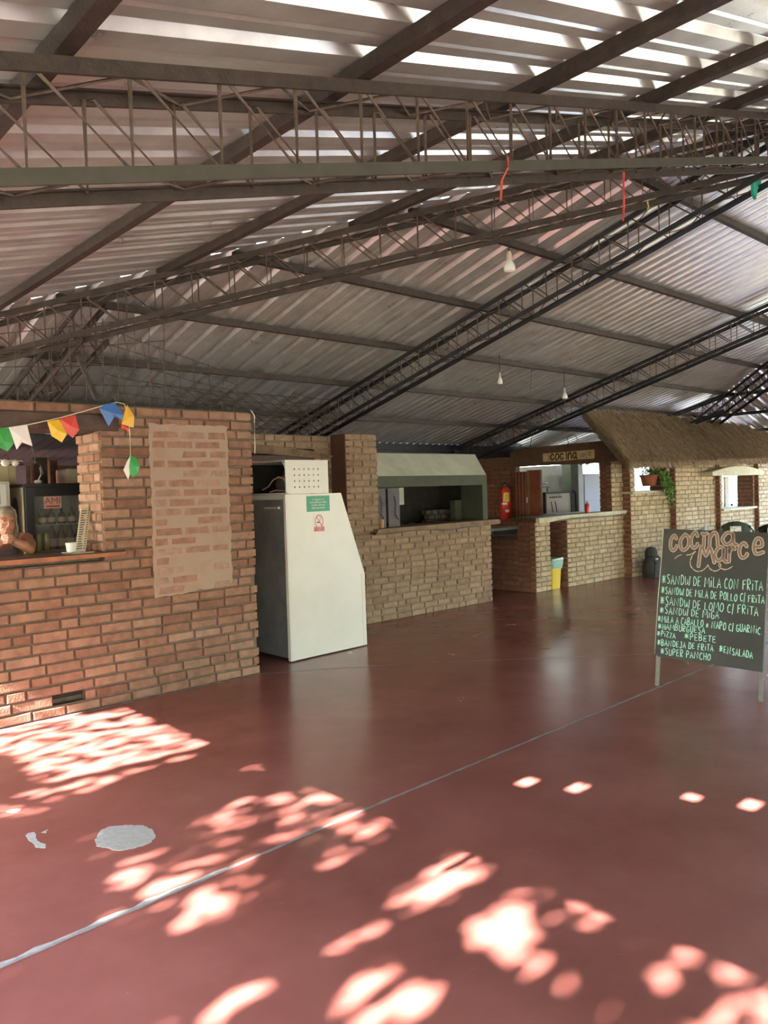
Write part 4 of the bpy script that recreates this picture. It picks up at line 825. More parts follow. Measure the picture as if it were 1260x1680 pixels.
# far window: hood, sill, window frame
h2 = wh[1]
mb = MB(); n = 16; xa, xb_ = at(1165,781,'y',6.6).x, at(1250,779,'y',6.6).x
top = [(xa+(xb_-xa)*k/n, 1.79+.11*math.sin(math.pi*min(1,k/n*1.0))) for k in range(n+1)]
mb.prism([(xa,1.715),(xb_,1.715)]+top[::-1], 0,.22, lambda u,v,w:(u,6.55+w,v)); tag(center(mb.build('window_hood', sb)), 'pale curved timber hood over the far bright window', 'window hood')
mb = MB(); mb.bbox((h2[0]-.1,6.62,1.02),(h2[1]+.1,7.0,1.065),.01); tag(center(mb.build('window_sill', sb)), 'pale sill board under the far bright window', 'window sill')
mb = MB(); mb.bbox((h2[0]+.02,6.98,1.07),(h2[0]+.22,7.02,1.7),.005); mb.bbox((h2[0]+(h2[1]-h2[0])*.56,6.98,1.07),(h2[0]+(h2[1]-h2[0])*.68,7.02,1.7),.005); struct(mb.build('trim_window_jamb', M['white']))
# ------------------------------------------------------------ thatched awning
th = thing('thatched_awning', 'brown grass thatch awning running along the top of the kitchen wall', 'thatch roof', (13,6.7,2.0))
TT = [(10.93,7.08,2.80),(12.4,7.0,2.80),(14.0,6.9,2.78),(15.2,6.6,2.70),(16.3,6.2,2.47),(17.6,6.0,2.2)]
TB = [(10.93,6.28,1.93),(12.2,6.15,1.93),(13.5,6.0,1.96),(15.0,5.85,1.98),(16.6,5.7,1.97),(18.4,5.6,1.95)]
def poly_at(L, t):
    t *= len(L)-1; i = min(int(t), len(L)-2); return Vector(L[i]).lerp(Vector(L[i+1]), t-i)
rnd = random.Random(12); mb = MB(); NU, NV = 90, 10; vs = []
def tp(u, v): return poly_at(TT,u).lerp(poly_at(TB,u), v)
for side in (0, 1):
    for i in range(NU+1):
        for j in range(NV+1):
            p = tp(i/NU, j/NV); nz = noise.noise(Vector((i*.35,j*.5,side*9)))
            vs.append(p+Vector((0,-.05,.07))*(1-side)*(.6+.5*nz+.3*(j/NV))+Vector((0,.03,-.05))*side*(1+nz)*(j/NV+.3))
k0 = (NU+1)*(NV+1); fs = []
for i in range(NU):
    for j in range(NV):
        a = i*(NV+1)+j; fs += [(a,a+1,a+NV+2,a+NV+1),(a+k0,a+NV+1+k0,a+NV+2+k0,a+1+k0)]
    for j in (0, NV): a = i*(NV+1)+j; fs.append((a,a+NV+1,a+NV+1+k0,a+k0))
for i in (0, NU):
    for j in range(NV): a = i*(NV+1)+j; fs.append((a,a+1,a+1+k0,a+k0))
mb.add(vs, fs)
tm = mat('dry_grass', (.22,.155,.09), .95, col2=(.36,.27,.17), scale=5, bump=.8, bscale=50)
mb.build('thatch_bed', tm, th)
mb = MB(); sm_ = brick_mat('straw', [(.2,.14,.08),(.3,.21,.13),(.4,.3,.2),(.25,.17,.1)], .2)
for k in range(11000):
    u = rnd.uniform(-.004,1.0); v0 = rnd.uniform(-.03,.88) if rnd.random() > .3 else rnd.uniform(.78,.95); ln = rnd.uniform(.12,.3)
    v1 = min(v0+ln, 1.03+.05*noise.noise(Vector((u*60,0,0)))+rnd.uniform(-.02,.05)); du = rnd.uniform(-.004,.004)
    lift = Vector((0,-.05,.075))*rnd.uniform(.75,1.25); p, q = tp(max(0,u),max(v0,0))+lift, tp(max(0,min(1,u+du)),v1)+lift*rnd.uniform(.6,1.3)
    if u < 0: p.x -= .03; q.x -= .03
    w = Vector((rnd.uniform(.006,.014),0,0)); mb.add([p-w,p+w,q+w*.4,q-w*.4,(p+q)/2+Vector((0,-.004,.006))], [(0,1,4),(1,2,4),(2,3,4),(3,0,4)])
for k in range(1600):                                       # ragged left verge and lower edge
    if k % 3: u = rnd.uniform(0,1); p = tp(u,.97)+Vector((0,rnd.uniform(-.06,.04),rnd.uniform(-.04,.05))); q = p+Vector((rnd.uniform(-.03,.03),-.03,-rnd.uniform(.04,.12)))
    else: v = rnd.uniform(0,1); p = tp(0,v)+Vector((rnd.uniform(-.02,.03),rnd.uniform(-.03,.03),rnd.uniform(-.05,.07))); q = p+Vector((rnd.uniform(-.05,.01),-.1,-.13))
    w = Vector((.006,0,0)); mb.add([p-w,p+w,q+w,q-w], [(0,1,2,3)])
o = mb.build('straw', sm_, th); o['kind'] = 'stuff'
mb = MB(); mb.tube([poly_at(TB,t/12)+Vector((0,.08,-.0)) for t in range(13)], .03, 8); mb.tube([(11.0,7.0,2.72),(11.0,6.3,1.95)], .03, 8); mb.build('support_pole', M['lint'], th)
# ------------------------------------------------------------ chalkboard easel
PL_, PR_ = Vector((5.66,3.06,0)), Vector((5.71,2.30,0))
bU = Vector((.06564756,-.99784287,0)); bV = Vector((.15820445,.01040819,.98735152)); bN = Vector((-.98522168,-.06481722,.15854646))
bf = lambda u, v, d: PL_+bU*u+bV*v+bN*d
eb = thing('chalkboard', 'black chalkboard easel with the handwritten pastel-green food menu standing on the red floor', 'chalkboard', (5.7,2.68,0))
mb = MB(); mb.prism([(.02,.232),(.80,.215),(.812,1.228),(.022,1.25)], -.012, 0, bf); mb.prism([(-.008,.25),(.02,.235),(.022,1.25),(.014,1.245)], -.012, 0, bf)
chalk = mat('chalkboard_black', (.014,.017,.016), .75, col2=(.03,.034,.03), scale=2.2, bump=.1); mb.build('board', chalk, eb)
fm = mat('board_frame', (.09,.09,.075), .6, var=.3)
mb = MB()
for u in (-.004,.79): mb.add([bf(u,.0,-.035),bf(u+.028,.0,-.035),bf(u+.03,.27,-.035),bf(u,.27,-.035),bf(u,.0,-.01),bf(u+.028,.0,-.01),bf(u+.03,.27,-.01),bf(u,.27,-.01)], [(0,3,2,1),(4,5,6,7),(0,1,5,4),(1,2,6,5),(2,3,7,6),(3,0,4,7)]) if 0 else None
for u, c0 in ((.0,0),(.775,1)):
    mb = MB(); vs = [bf(u+a,v,d) for d in (-.036,-.013) for a, v in ((0,.0),(.026,.0),(.026,1.2),(0,1.2))]; mb.add(vs, [(0,3,2,1),(4,5,6,7),(0,1,5,4),(1,2,6,5),(2,3,7,6),(3,0,4,7)]); mb.build('front_leg', fm, eb)
for u, fx_, fy_ in ((.0,6.50,3.20),(.775,6.52,2.42)):
    mb = MB(); mb.bar(bf(u+.013,1.18,-.05), (fx_,fy_,.0), .024, .024); mb.build('rear_leg', fm, eb)
mb = MB(); e_ = [(-.008,.25),(.0,.7),(.012,1.0),(.016,1.25)]; ribbon(mb, e_, .006, bf, .001, 0, .6); lab(mb.build('worn_edge', mat('worn_edge', (.4,.38,.33), .8), eb), 'pale worn left edge of the board')
# lettering
gcol = mat('green_chalk', (.3,.62,.5), .85, var=.1, scale=60); random.seed(21)
mb = MB()
def line(s, p0, p1, h, sw=.0052, star=True, rowf=None):
    (ua, va), (ub, vb) = p0, p1; ub = min(ub, .803); wts = [(.5 if c in 'Ii/.' else .55 if c == ' ' else 1.3 if c in 'WMN*' else .92) for c in s]; tot = sum(wts); x = ua; L = ub-ua
    for c, w in zip(s, wts):
        cw = L*w/tot; y = va+(vb-va)*((x-ua)/L)
        if c != ' ': letter(mb, c, x+cw*.05, y-h*.5+random.uniform(-.003,.003), cw*.85, h*random.uniform(.92,1.08)*(1.0 if c == '*' else 1), sw*(.9 if c == '*' else 1), bf, .0012)
        x += cw
line('*SANDW DE MiLA CON FRiTA', (.018,.848), (.79,.835), .072)
line('*SANDW DE MiLA DE POLLO C/ FRiTA', (.018,.758), (.803,.735), .055)
line('*SANDW DE LOMO C/ FRiTA', (.012,.676), (.765,.648), .062)
line('*SANDW DE MiGA', (.012,.600), (.485,.598), .055)
line('*MiLA A CABALLO o NAPO C/ GUARNiC.', (-.0,.532), (.798,.512), .052)
line('*HAMBURGUESA', (.004,.472), (.385,.472), .045)
line('*PiZZA', (.0,.413), (.158,.410), .042); line('*PEBETE', (.218,.415), (.472,.412), .045)
line('*BANDEJA DE FRiTA', (.004,.345), (.452,.346), .047); line('*ENSALADA', (.487,.348), (.735,.328), .05)
line('*SUPER PANCHO', (.034,.28), (.435,.276), .05)
mb.build('menu_writing', gcol, eb)
mo = mat('mauve_chalk', (.17,.125,.115), .9, var=.12, scale=40); li = mat('cream_chalk', (.48,.38,.28), .9, var=.15, scale=40)
m1, m2 = MB(), MB()
def big(ch, x, y, w, h, sw):
    st = random.getstate(); letter(m1, ch, x, y, w, h, sw+.010, bf, .0012, curved=ch not in 'M', jit=0); random.setstate(st); letter(m2, ch, x, y, w, h, sw, bf, .0024, curved=ch not in 'M', jit=0)
for ch, x, y, w, h in (('c',.075,1.075,.072,.125),('O',.155,1.085,.085,.12),('c',.24,1.10,.075,.125),('1',.325,1.115,.05,.095),('n',.378,1.125,.085,.10),('a',.475,1.13,.115,.095),
                        ('m',.305,.995,.13,.125),('a',.425,1.0,.095,.115),('r',.528,1.005,.06,.115),('c',.605,1.035,.08,.115),('e',.705,1.065,.085,.12)):
    big(ch, x, y, w, h, .018)
def curve(mm, pts, w): ribbon(mm, smooth_pts(pts, 6), w, bf, .0014, 0, .5)
zz = lambda a, b: ((a-1090)*0+ (a), b)
def q2(px, py):                                              # photo point -> board u, v
    d = FW+RT*((px-630)/F_PX)-UP*((py-840)/F_PX); p = EYE+d*((PL_-EYE).dot(bN)/d.dot(bN)); return ((p-PL_).dot(bU), (p-PL_).dot(bV))
k_ = lambda a, b: q2(1090+a/7.41, 840+b/7.41)
curve(m1, [k_(125,570),(k_(165,535)),(k_(210,520))], .005); curve(m1, [k_(265,525),k_(320,515),k_(380,478),k_(345,520),k_(315,600),k_(330,670),k_(390,720),k_(460,712),k_(510,672),k_(530,648),k_(555,690),k_(610,718),k_(660,705),k_(685,685),k_(730,700),k_(780,690),k_(830,660)], .006)
curve(m1, [k_(660,650),k_(672,625),k_(688,650),k_(675,672),k_(660,655)], .005)
m1.build('heading_outline', li, eb); m2.build('heading_fill', mo, eb)
# ------------------------------------------------------------ chairs and the bag
def chair(label, col, loc, rot):
    c = thing('plastic_chair', label, 'chair', (0,0,0), 'plastic chairs beside the kitchen wall')
    mb = MB(); mb.bbox((-.22,-.22,.41),(.22,.22,.44),.012); mb.build('seat', col, c)
    bk = MB(); rows = 9
    for i in range(rows):                                   # curved slatted back with a tall slot
        a0, a1 = math.radians(-62+i*124/rows), math.radians(-62+(i+1)*124/rows)
        if 3 <= i <= 5:
            bands = ((.44,.5),(.73,.82))
        else: bands = ((.44,.82),)
        for z0, z1 in bands:
            pts = []
            for z in (z0, z1):
                for a in (a0, a1):
                    for r in (.25,.262): pts.append((r*math.sin(a)*1.02, .0+r*math.cos(a)+(z-.44)*.16-.03, z-(.10*abs(math.sin(a))**2 if z > .8 else 0)))
            bk.add(pts, [(0,2,6,4),(1,5,7,3),(0,4,5,1),(2,3,7,6),(4,6,7,5),(0,1,3,2)])
    bk.build('backrest', col, c)
    for s in (-1, 1):
        mb = MB(); mb.tube([(s*.23,.18,.72),(s*.27,.05,.66),(s*.27,-.16,.65),(s*.26,-.2,.44)],.018,8); mb.build('armrest', col, c, True)
        for f in (-1, 1): mb = MB(); mb.tube([(s*.2,f*.19,.42),(s*.25,f*.24,0)],[.024,.018],8); mb.build('leg', col, c, True)
    c.location = loc; c.rotation_euler = (0,0,rot); return c
gr = mat('green_plastic', (.03,.06,.04), .3); bk_ = mat('black_gloss', (.015,.016,.018), .25); wg = mat('grey_plastic', (.1,.1,.1), .25)
chair('dark green plastic armchair behind the middle of the chalkboard top', gr, (14.5,6.12,0), 1.9).scale = (1,1,1.06)
chair('black plastic armchair behind the right end of the chalkboard', bk_, (14.85,5.62,0), 2.0)
chair('dark plastic armchair whose back just shows over the left end of the chalkboard', wg, (13.0,6.3,0), 3.3).scale = (1,1,1.03)
bp_ = thing('backpack', 'black backpack sitting on the floor against the kitchen wall', 'backpack', (12.35,6.72,0))
fab = mat('black_fabric', (.018,.018,.017), .75, var=.3, scale=20, bump=.4)
mb = MB(); bx_ = Vector((12.3,6.66,0)); mb.lathe([(0,0),(.17,.0),(.2,.04),(.2,.16),(.17,.27),(.12,.36),(0,.4)], bx_, 18, sx=1., sy=.62)
mb.build('main_pocket', fab, bp_, True)
mb = MB(); mb.lathe([(0,.29),(.10,.3),(.135,.36),(.135,.44),(.1,.5),(0,.52)], bx_+Vector((.02,0,0)), 16, sx=1, sy=.7); mb.build('top_pocket', fab, bp_, True)
mb = MB(); mb.bbox((bx_.x+.12,bx_.y-.05,.03),(bx_.x+.34,bx_.y+.1,.31),.03); mb.build('side_bag', fab, bp_, True)
for s in (-1,1): mb = MB(); mb.tube([bx_+Vector((s*.06,-.1,.36)),bx_+Vector((s*.13,-.15,.26)),bx_+Vector((s*.15,-.15,.12)),bx_+Vector((s*.1,-.13,.02))],.018,7); mb.build('shoulder_strap', mat('grey_strap', (.05,.055,.05), .6) if s < 0 else bpy.data.materials['grey_strap'], bp_, True)
mb = MB(); mb.bbox((bx_.x-.02,bx_.y-.115,.3),(bx_.x+.05,bx_.y-.1,.33),.004); lab(mb.build('logo_tag', mat('pink_tag', (.5,.4,.38), .6), bp_), 'small pale pinkish tag')
# ------------------------------------------------------------ hanging bulbs
cw = mat('bulb_glass', (.75,.73,.7), .25); hb = mat('lamp_holder', (.55,.47,.36), .6)
def bulb(px_, y0, y1, y2, Y, rad, label):
    p0, p1, p2 = at(px_,y0,'y',Y), at(px_,y1,'y',Y), at(px_+1,y2,'y',Y); x = p1.x; b = thing('light_bulb', label, 'light bulb', (x,Y,p2.z), 'bare bulbs hanging from the purlins')
    H = p1.z-p2.z; z = p2.z
    mb = MB(); mb.tube([(x,Y,p0.z+.05),(x,Y,p1.z)],.004,5); mb.build('flex', M['cord'], b)
    mb = MB(); mb.lathe([(0,H*.55),(rad*.42,H*.56),(rad*.46,H*.8),(rad*.36,H*.97),(rad*.1,H),(0,H)], (x,Y,z), 14); mb.build('holder', hb, b, True)
    mb = MB(); mb.lathe([(0,0),(rad*.6,H*.01),(rad*.92,H*.06),(rad,H*.16),(rad*.97,H*.3),(rad*.75,H*.45),(rad*.42,H*.57),(0,H*.58)], (x,Y,z), 20); mb.build('bulb', cw, b, True)
bulb(835, 398, 412, 447, 4.06, .05, 'large bare frosted bulb hanging nearest, from the purlin in the roof middle')
bulb(820, 586, 611, 631, 6.05, .033, 'small bare bulb hanging left, over the oven hood')
bulb(926, 612, 636, 655, 6.05, .04, 'small bare bulb on a longer flex hanging over the kitchen hatch')
def tape(pts, Y, w, col, label, cat='ribbon'):
    mb = MB(); P3 = [at(x,y,'y',Y) for x,y in pts]
    for a, b in zip(P3, P3[1:]): mb.add([a-Vector((w,0,0)),a+Vector((w,0,0)),b+Vector((w,.004,0)),b-Vector((w,.004,0)),a+Vector((0,.01,0)),b+Vector((0,.01,0))],[(0,1,2,3),(0,4,5,3),(1,4,5,2)])
    tag(center(mb.build(cat.replace(' ','_'), mat('tape_'+label.split()[0]+str(len(pts)), col, .5))), label, cat)
tape([(833,258),(834,275),(824,296),(823,329)], 1.98, .006, (.45,.06,.04), 'red torn ribbon tied under the near truss, left of the other')
tape([(1024,282),(1025,320),(1024,362)], 1.98, .006, (.5,.05,.05), 'thin red ribbon hanging straight from the near truss on the right')
tape([(317,308),(321,314),(319,328)], 2.2, .004, (.5,.42,.25), 'yellowish bit of string on the left part of the near truss', 'string')
tape([(1063,330),(1065,338),(1062,348)], 2.6, .006, (.4,.4,.1), 'yellowish scrap of string right of the thin red ribbon', 'string')
tc_ = at(1243,305,'y',2.4); mb = MB(); rnd = random.Random(4)
mb.prism([(-.1,-.1),(-.04,-.13),(.0,-.03),(.09,.03),(.1,.09),(.0,.1),(-.06,.06),(-.11,.0)], 0,.02, lambda u,v,w: (tc_.x+u, tc_.y+w+.1*u, tc_.z+v*.85)); tag(center(mb.build('cloth_scrap', mat('teal_cloth', (.01,.27,.19), .7))), 'teal green cloth scrap tied to the truss at the right edge', 'cloth')
def wire(pts, label, r=.005, m='cord'): mb = MB(); mb.tube(pts, r, 5); tag(center(mb.build('electric_wire', M[m])), label, 'wire')
wire([at(870,733,'y',8.6),at(873,712,'y',8.6),at(885,705,'y',8.5),at(903,690,'y',8.4)]+[at(925,702,'y',8.3),at(960,705,'y',8.0)], 'black cable looping above the kitchen hatch header', .007)
wire([at(924,733,'y',8.4),at(933,727,'y',8.4),at(930,718,'y',8.4),at(943,712,'y',8.4),at(948,722,'y',8.4),at(944,728,'y',8.4)], 'curled black wire end standing on the hatch header', .008)
wire([at(868,555,'y',6.1),at(872,610,'y',6.1),at(870,640,'y',6.1)], 'thin pale thread hanging from the purlin between the two small bulbs', .0025, 'lint')
# ------------------------------------------------------------ the woman behind the bar
skin = mat('skin', (.42,.19,.12), .5, var=.08, scale=12); hairm = mat('hair_grey_blonde', (.33,.28,.22), .6, col2=(.2,.15,.1), scale=25); topm = mat('blue_grey_cloth', (.12,.16,.22), .8, var=.2, scale=30)
def limb(mb, pts, rad):
    mb.tube(pts, rad, 14)
    for p, r in zip(pts, rad): mb.ball(p, r*.99, 14)
wo_ = thing('person', 'woman with grey-blonde hair leaning on the bar counter, hands clasped before her mouth', 'person', (1.75,6.6,0))
HC = at(9,860,'y',6.34)                                      # centre of the head
hx, hy, hz = HC
SR = at(43,882,'y',6.47); SR = Vector((SR.x, 6.47, SR.z-.012)); SLf = Vector((2*hx-.04-SR.x, 6.47, SR.z))
ELr = at(50,912,'y',6.22); ELr = Vector((ELr.x, 6.22, 1.243)); ELl = Vector((2*hx-.04-ELr.x, 6.22, 1.243)); HN = at(12,883,'y',6.2)
body = MB(); n = 22; rings = []
for z, cy, rx_, ry_ in ((.85,6.78,.15,.11),(.95,6.77,.165,.12),(1.06,6.7,.15,.105),(1.16,6.62,.15,.11),(1.25,6.55,.155,.10),(SR.z-.02,6.49,.15,.075),(SR.z+.035,6.46,.07,.055)):
    rings.append([(hx-.02+rx_*math.cos(2*math.pi*k/n), cy+ry_*math.sin(2*math.pi*k/n), z) for k in range(n)])
m0 = len(body.v); body.add([v for r in rings for v in r], [(i*n+k,i*n+(k+1)%n,(i+1)*n+(k+1)%n,(i+1)*n+k) for i in range(len(rings)-1) for k in range(n)]+[tuple(range(n-1,-1,-1)), tuple((len(rings)-1)*n+k for k in range(n))])
for s, sh_, el_ in ((1,SR,ELr),(-1,SLf,ELl)):
    limb(body, [sh_-Vector((s*.06,-.01,0)), sh_, sh_.lerp(el_,.5)+Vector((s*.016,.01,0)), el_], [.06,.054,.046,.036])
    limb(body, [el_, el_.lerp(HN,.35)+Vector((s*.008,-.008,0)), el_.lerp(HN,.75), HN+Vector((s*.03,.0,-.022))], [.036,.038,.028,.022])
    limb(body, [Vector((hx-.02+s*.08,6.78,.86)), Vector((hx+s*.09,6.8,.45)), Vector((hx+s*.09,6.82,.06))], [.085,.06,.045]); body.ball((hx+s*.09,6.77,-.0+.045),(.045,.11,.04),12)
limb(body, [Vector((hx-.01,6.46,SR.z+.02)), Vector((hx,6.42,hz-.05)), Vector((hx,6.39,hz+.02))], [.056,.05,.05])
body.ball((hx,hy+.02,hz+.036),(.073,.09,.088),24); body.ball((hx,hy-.014,hz-.03),(.056,.066,.07),20); body.ball((hx,hy-.05,hz-.078),(.024,.026,.02),14)
body.tube([(hx,hy-.075,hz+.03),(hx,hy-.09,hz+.0),(hx,hy-.094,hz-.01)],[.0075,.0095,.0115],10); body.ball((hx,hy-.088,hz-.013),(.016,.011,.009),12)
for s in (-1,1): body.ball((hx+s*.032,hy-.05,hz-.014),(.022,.018,.022),14); body.ball((hx+s*.03,hy-.062,hz+.045),(.03,.014,.008),12); body.ball((hx+s*.074,hy+.02,hz+.0),(.010,.018,.028),12)
random.seed(6)
for s in (1,-1):                                            # two hands, five fingers each, laid over one another
    pm = HN+Vector((s*.03,-.004+.0*s,-.004)); body.ball(pm,(.017,.026,.038),16)
    for k in range(4):
        ln = (.066,.074,.07,.056)[k]; z = .03-k*.0195+(.004 if s > 0 else -.004); a = pm+Vector((s*.004,-.018,z)); y2 = -.02 if s > 0 else -.036
        body.tube([a, a+Vector((-s*ln*.35,y2,.004)), a+Vector((-s*ln*.75,y2+.002,.002)), a+Vector((-s*ln,y2+.014,-.002))],[.0084,.0082,.0075,.0055],10)
    a = pm+Vector((-s*.004,.004,.03)); body.tube([a, a+Vector((-s*.012,-.012,.022)), a+Vector((-s*.02,-.02,.04))],[.0105,.0095,.007],10)
tmp = body.build('body', skin, None, True)
rm = tmp.modifiers.new('r', 'REMESH'); rm.mode = 'VOXEL'; rm.voxel_size = .0038; rm.use_smooth_shade = True
sm2 = tmp.modifiers.new('c', 'SMOOTH'); sm2.iterations = 3; sm2.factor = .5
nm_ = bpy.data.meshes.new_from_object(tmp.evaluated_get(bpy.context.evaluated_depsgraph_get())); tmp.modifiers.clear(); tmp.data = nm_; nm_.materials.clear(); nm_.materials.append(skin)
nm_.polygons.foreach_set('use_smooth', [True]*len(nm_.polygons)); put(tmp, wo_)
for s in (-1,1):
    mb = MB(); mb.ball((hx+s*.030,hy-.0655,hz+.026),(.012,.008,.0055),12); ey = mb.build('eye', mat('eye_white', (.5,.45,.42), .3) if s < 0 else bpy.data.materials['eye_white'], wo_, True)
    mb = MB(); mb.ball((hx+s*.0295,hy-.0725,hz+.026),(.0055,.0025,.005),8); mb.build('iris', M['ink'], ey, True)
    mb = MB(); mb.tube([(hx+s*.014,hy-.0735,hz+.046),(hx+s*.032,hy-.0735,hz+.051),(hx+s*.05,hy-.063,hz+.045)],[.001,.0022,.001],6); mb.build('eyebrow', hairm, wo_)
mb = MB(); mb.ball((hx,hy-.076,hz-.042),(.022,.008,.007),10); mb.build('mouth', mat('lips', (.3,.09,.07), .5), wo_, True)
mb = MB(); rnd = random.Random(5)
mb.ball((hx,hy+.034,hz+.058),(.081,.096,.082),24)
for k in range(420):
    t = rnd.uniform(-.42,math.pi+.42); o1 = Vector((math.cos(t),math.sin(t)*.95,0)); c0 = Vector((hx,hy+.035,0)); ln = rnd.uniform(.07,.14); w_ = rnd.uniform(-.01,.01); r = rnd.uniform(.9,1.06)
    pts = [Vector((hx+rnd.uniform(-.012,.012),hy+rnd.uniform(-.02,.04),hz+.138))]
    for q, (rr_, zz_) in enumerate(((.05,.132),(.075,.104),(.085,.06),(.085,0),(.085+w_,-.04),(.082+w_,-.04-ln*.5),(.075+w_*2,-.04-ln))):
        p = c0+o1*rr_*r; p.z = hz+zz_; p += Vector((math.sin(q*1.7+k)*.003,math.cos(q*1.3+k)*.003,0)); pts.append(p)
    mb.tube(pts,[.003,.0045,.005,.005,.005,.0045,.004,.001],5)
mb.build('hair', hairm, wo_, True)
mb = MB(); n = 20; rings = []
for z, cy, rx_, ry_ in ((.84,6.78,.175,.135),(.95,6.77,.185,.14),(1.06,6.7,.17,.125),(1.16,6.62,.165,.127),(1.225,6.568,.165,.118),(1.25,6.553,.163,.108)):
    rings.append([(hx-.02+rx_*math.cos(2*math.pi*k/n), cy+ry_*math.sin(2*math.pi*k/n), z+(.015*math.cos(4*math.pi*k/n) if z > 1.23 else 0)) for k in range(n)])
loft(mb, rings)
for s in (-1,1): mb.tube([(hx-.02+s*.09,6.45,1.245),(hx-.015+s*.1,6.415,SR.z-.01),(hx-.015+s*.1,6.45,SR.z+.045),(hx-.015+s*.1,6.52,SR.z+.02)],.007,6)
mb.build('tank_top', topm, wo_, True)
# ------------------------------------------------------------ yard trees on the sun side, whose leaves dapple the floor
SUNPOLY = [([(-40,1200),(215,1160),(262,1190),(300,1193),(356,1217),(300,1232),(75,1286),(20,1240),(-40,1238)], .16),
 ([(-40,1312),(0,1310),(300,1245),(350,1222),(170,1287),(55,1337),(-40,1345)], .2), ([(300,1375),(345,1330),(520,1288),(550,1293),(605,1325),(560,1345),(520,1372),(430,1388),(360,1388)], .5),
 ([(520,1375),(600,1340),(676,1350),(640,1375),(560,1410),(535,1425),(500,1400)], .55), ([(150,1402),(270,1392),(300,1412),(420,1398),(380,1436),(260,1475),(205,1445)], .42),
 ([(250,1480),(330,1445),(418,1436),(412,1480),(350,1522),(302,1527)], .08), ([(640,1470),(740,1402),(800,1393),(808,1420),(760,1455),(690,1497),(645,1490)], .14),
 ([(752,1535),(840,1475),(872,1490),(862,1540),(905,1585),(882,1602),(838,1590)], .25), ([(830,1468),(935,1450),(985,1465),(1016,1492),(970,1532),(900,1505)], .4),
 ([(270,1700),(400,1615),(443,1603),(430,1630),(350,1700)], .06), ([(530,1690),(545,1640),(600,1590),(650,1568),(668,1618),(700,1598),(722,1630),(640,1700)], .3),
 ([(735,1690),(790,1645),(775,1680)], .3), ([(1072,1628),(1130,1550),(1162,1545),(1150,1572),(1105,1620),(1080,1637)], .3), ([(1110,1700),(1180,1642),(1230,1632),(1270,1640),(1270,1700)], .02),
 ([(1168,1620),(1200,1573),(1270,1568),(1270,1632)], .2), ([(905,1625),(935,1603),(975,1612),(985,1632),(950,1640)], .4), ([(408,1255),(430,1250),(452,1256),(430,1263)], .3), ([(530,1565),(600,1520),(632,1525),(580,1560)], .6), ([(1240,1450),(1225,1420),(1235,1415),(1250,1440)], .9)]
SUNPOLY = [([tuple(at(x,y,'z',0))[:2] for x,y in L], p) for L, p in SUNPOLY]
SUNPOLY.append(([(.9,5.8),(2.25,5.82),(2.1,5.98),(1.6,6.12),(.9,6.2)], .02))
def inside(x, y, P2):
    c = False; j = len(P2)-1
    for i in range(len(P2)):
        if (P2[i][1] > y) != (P2[j][1] > y) and x < (P2[j][0]-P2[i][0])*(y-P2[i][1])/(P2[j][1]-P2[i][1])+P2[i][0]: c = not c
        j = i
    return c
lm = mat('tree_leaf', (.05,.11,.02), .55, col2=(.1,.19,.04), scale=3); bark = mat('bark', (.1,.07,.045), .95, var=.3, bump=.6, bscale=15)
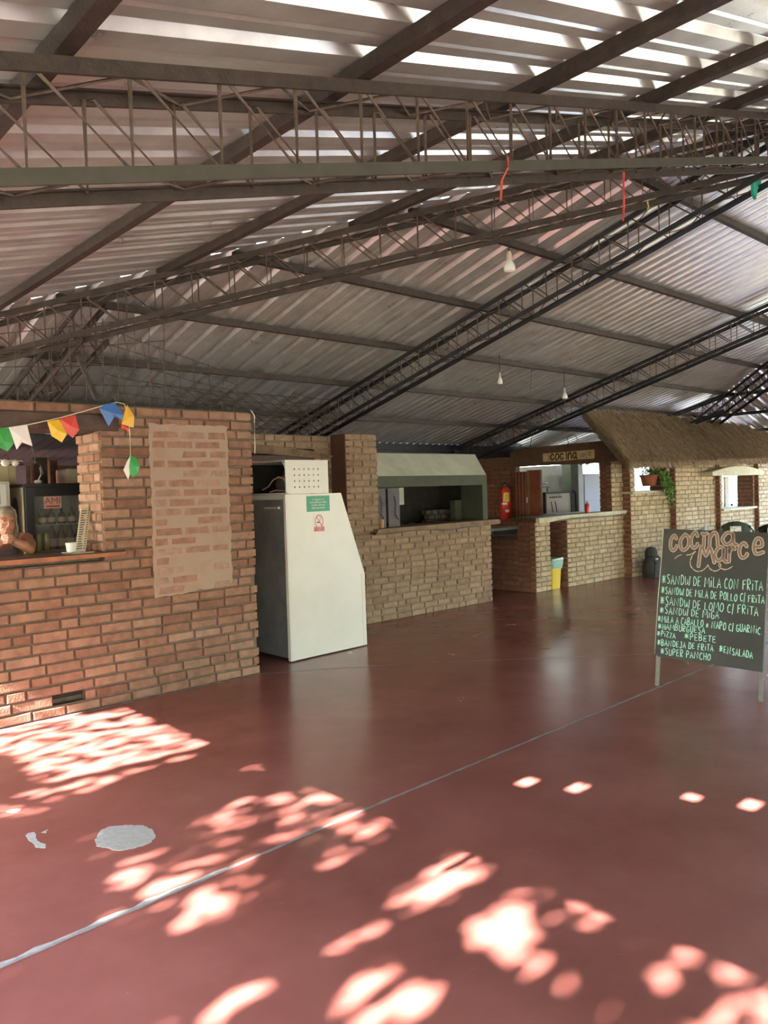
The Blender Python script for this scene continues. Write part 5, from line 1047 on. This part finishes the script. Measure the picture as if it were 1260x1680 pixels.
def shadow_tree(y0, y1, label, seed):
    yc = (y0+y1)/2; t = thing('yard_tree', label, 'tree', (-4.6,yc,-.12), 'trees beyond the western eave'); rnd = random.Random(seed)
    mb = MB(); mb.tube([(-4.6,yc,-.15),(-4.55,yc+.05,1.2),(-4.7,yc-.05,2.2),(-4.6,yc,3.6)],[.14,.12,.1,.05],10)
    for k in range(7): z = 1.9+k*.3; s = 1 if k % 2 else -1; mb.tube([(-4.65,yc,z),(-4.7,yc+s*(y1-y0)*.25,z+.35),(-4.6,yc+s*(y1-y0)*.45,z+.75)],[.05,.035,.012],6)
    mb.build('trunk', bark, t, True)
    mb = MB(); n = int(8500*(y1-y0))
    for _ in range(n):
        x = -4.6+rnd.gauss(0,.12); y = rnd.uniform(y0,y1); z = rnd.uniform(1.6,4.95)
        k = z/math.tan(SUN_EL)/1.0; fx0, fy0 = x+k*math.cos(SUN_AZ), y+k*math.sin(SUN_AZ); s = .05; keep = 1.
        for P2, pr in SUNPOLY:
            core = inside(fx0, fy0, P2)
            if core or inside(fx0+.035, fy0, P2) or inside(fx0-.035, fy0, P2) or inside(fx0, fy0+.03, P2) or inside(fx0, fy0-.03, P2):
                nz = noise.noise(Vector((fx0*8, fy0*12, 3.3))); keep = min(keep, (pr*.30+(.45*pr if nz < -.12+pr*.5 else 0)) if core else .32); break
        else:
            if fy0 < .6 or fy0 > 6.3: keep = .30 if noise.noise(Vector((fx0*1.2,fy0*1.2,7))) > .05 else 1
        if z > 4.75 and rnd.random() < .5: continue
        if rnd.random() > keep: continue
        p = Vector((x,y,z)); a = Vector((rnd.gauss(0,.5),rnd.gauss(0,1),rnd.gauss(0,1))).normalized(); b = a.cross(Vector((1,rnd.gauss(0,.4),rnd.gauss(0,.4)))).normalized(); h = rnd.uniform(.04,.06)
        mb.add([p-a*h, p+b*h*.7, p+a*h, p-b*h*.7], [(0,1,2,3)])
    for _ in range(int(160*(y1-y0))):
        p = Vector((-4.6+rnd.gauss(0,.25), rnd.uniform(y0,y1), rnd.uniform(-.1,1.7))); a = Vector((rnd.gauss(0,.5),rnd.gauss(0,1),rnd.gauss(0,1))).normalized(); b = a.cross(Vector((1,rnd.gauss(0,.4),rnd.gauss(0,.4)))).normalized(); h = rnd.uniform(.07,.1)
        mb.add([p-a*h, p+b*h*.7, p+a*h, p-b*h*.7], [(0,1,2,3)])
    mb.build('foliage', lm, t)
shadow_tree(-4.5,-1.0, 'leafy tree beyond the western eave, nearest the rear corner', 1)
shadow_tree(-1.0,2.6, 'leafy tree beyond the western eave, level with the viewer', 2)
shadow_tree(2.6,6.4, 'leafy tree beyond the western eave, before the left brick wall', 3)
def far_tree(x, y, r, h, label, seed):  # unseen trees, added; the rear row screens bright sky from the roof sheets
    t = thing('added_tree', label, 'tree', (x,y,-.12), 'trees added out of view around the shelter'); rnd = random.Random(seed)
    mb = MB(); mb.tube([(x,y,-.15),(x+.1,y,h*.5),(x,y,h*.8)],[.2,.15,.06],8); mb.build('trunk', bark, t, True); mb = MB()
    for _ in range(2600):
        v = Vector((rnd.gauss(0,1),rnd.gauss(0,1),rnd.gauss(0,1))).normalized()*r*rnd.uniform(.75,1); p = Vector((x,y,h))+Vector((v.x,v.y,v.z*.75)); a = Vector((rnd.gauss(0,1),rnd.gauss(0,1),rnd.gauss(0,1))).normalized(); b = a.cross(v.normalized()+Vector((.01,0,0))).normalized(); q = .22
        mb.add([p-a*q, p+b*q*.7, p+a*q, p-b*q*.7], [(0,1,2,3)])
    mb.build('foliage', lm, t)
for i, (x, y, r, h) in enumerate(((-4,-12.8,2.7,3.2),(1.8,-13,2.8,3.5),(7.6,-12.8,2.7,3.2),(13.4,-13,2.8,3.5),(19.2,-13,2.7,3.2),(36,-8,3.5,4.2),(38,6,3.2,4.2),(14,24,3.2,4.5),(5,23,3,4))):
    far_tree(x, y, r, h, 'round leafy tree added out of view, %s going round the shelter from the rear left' % ['first','second','third','fourth','fifth','sixth','seventh','eighth','ninth'][i], 40+i)
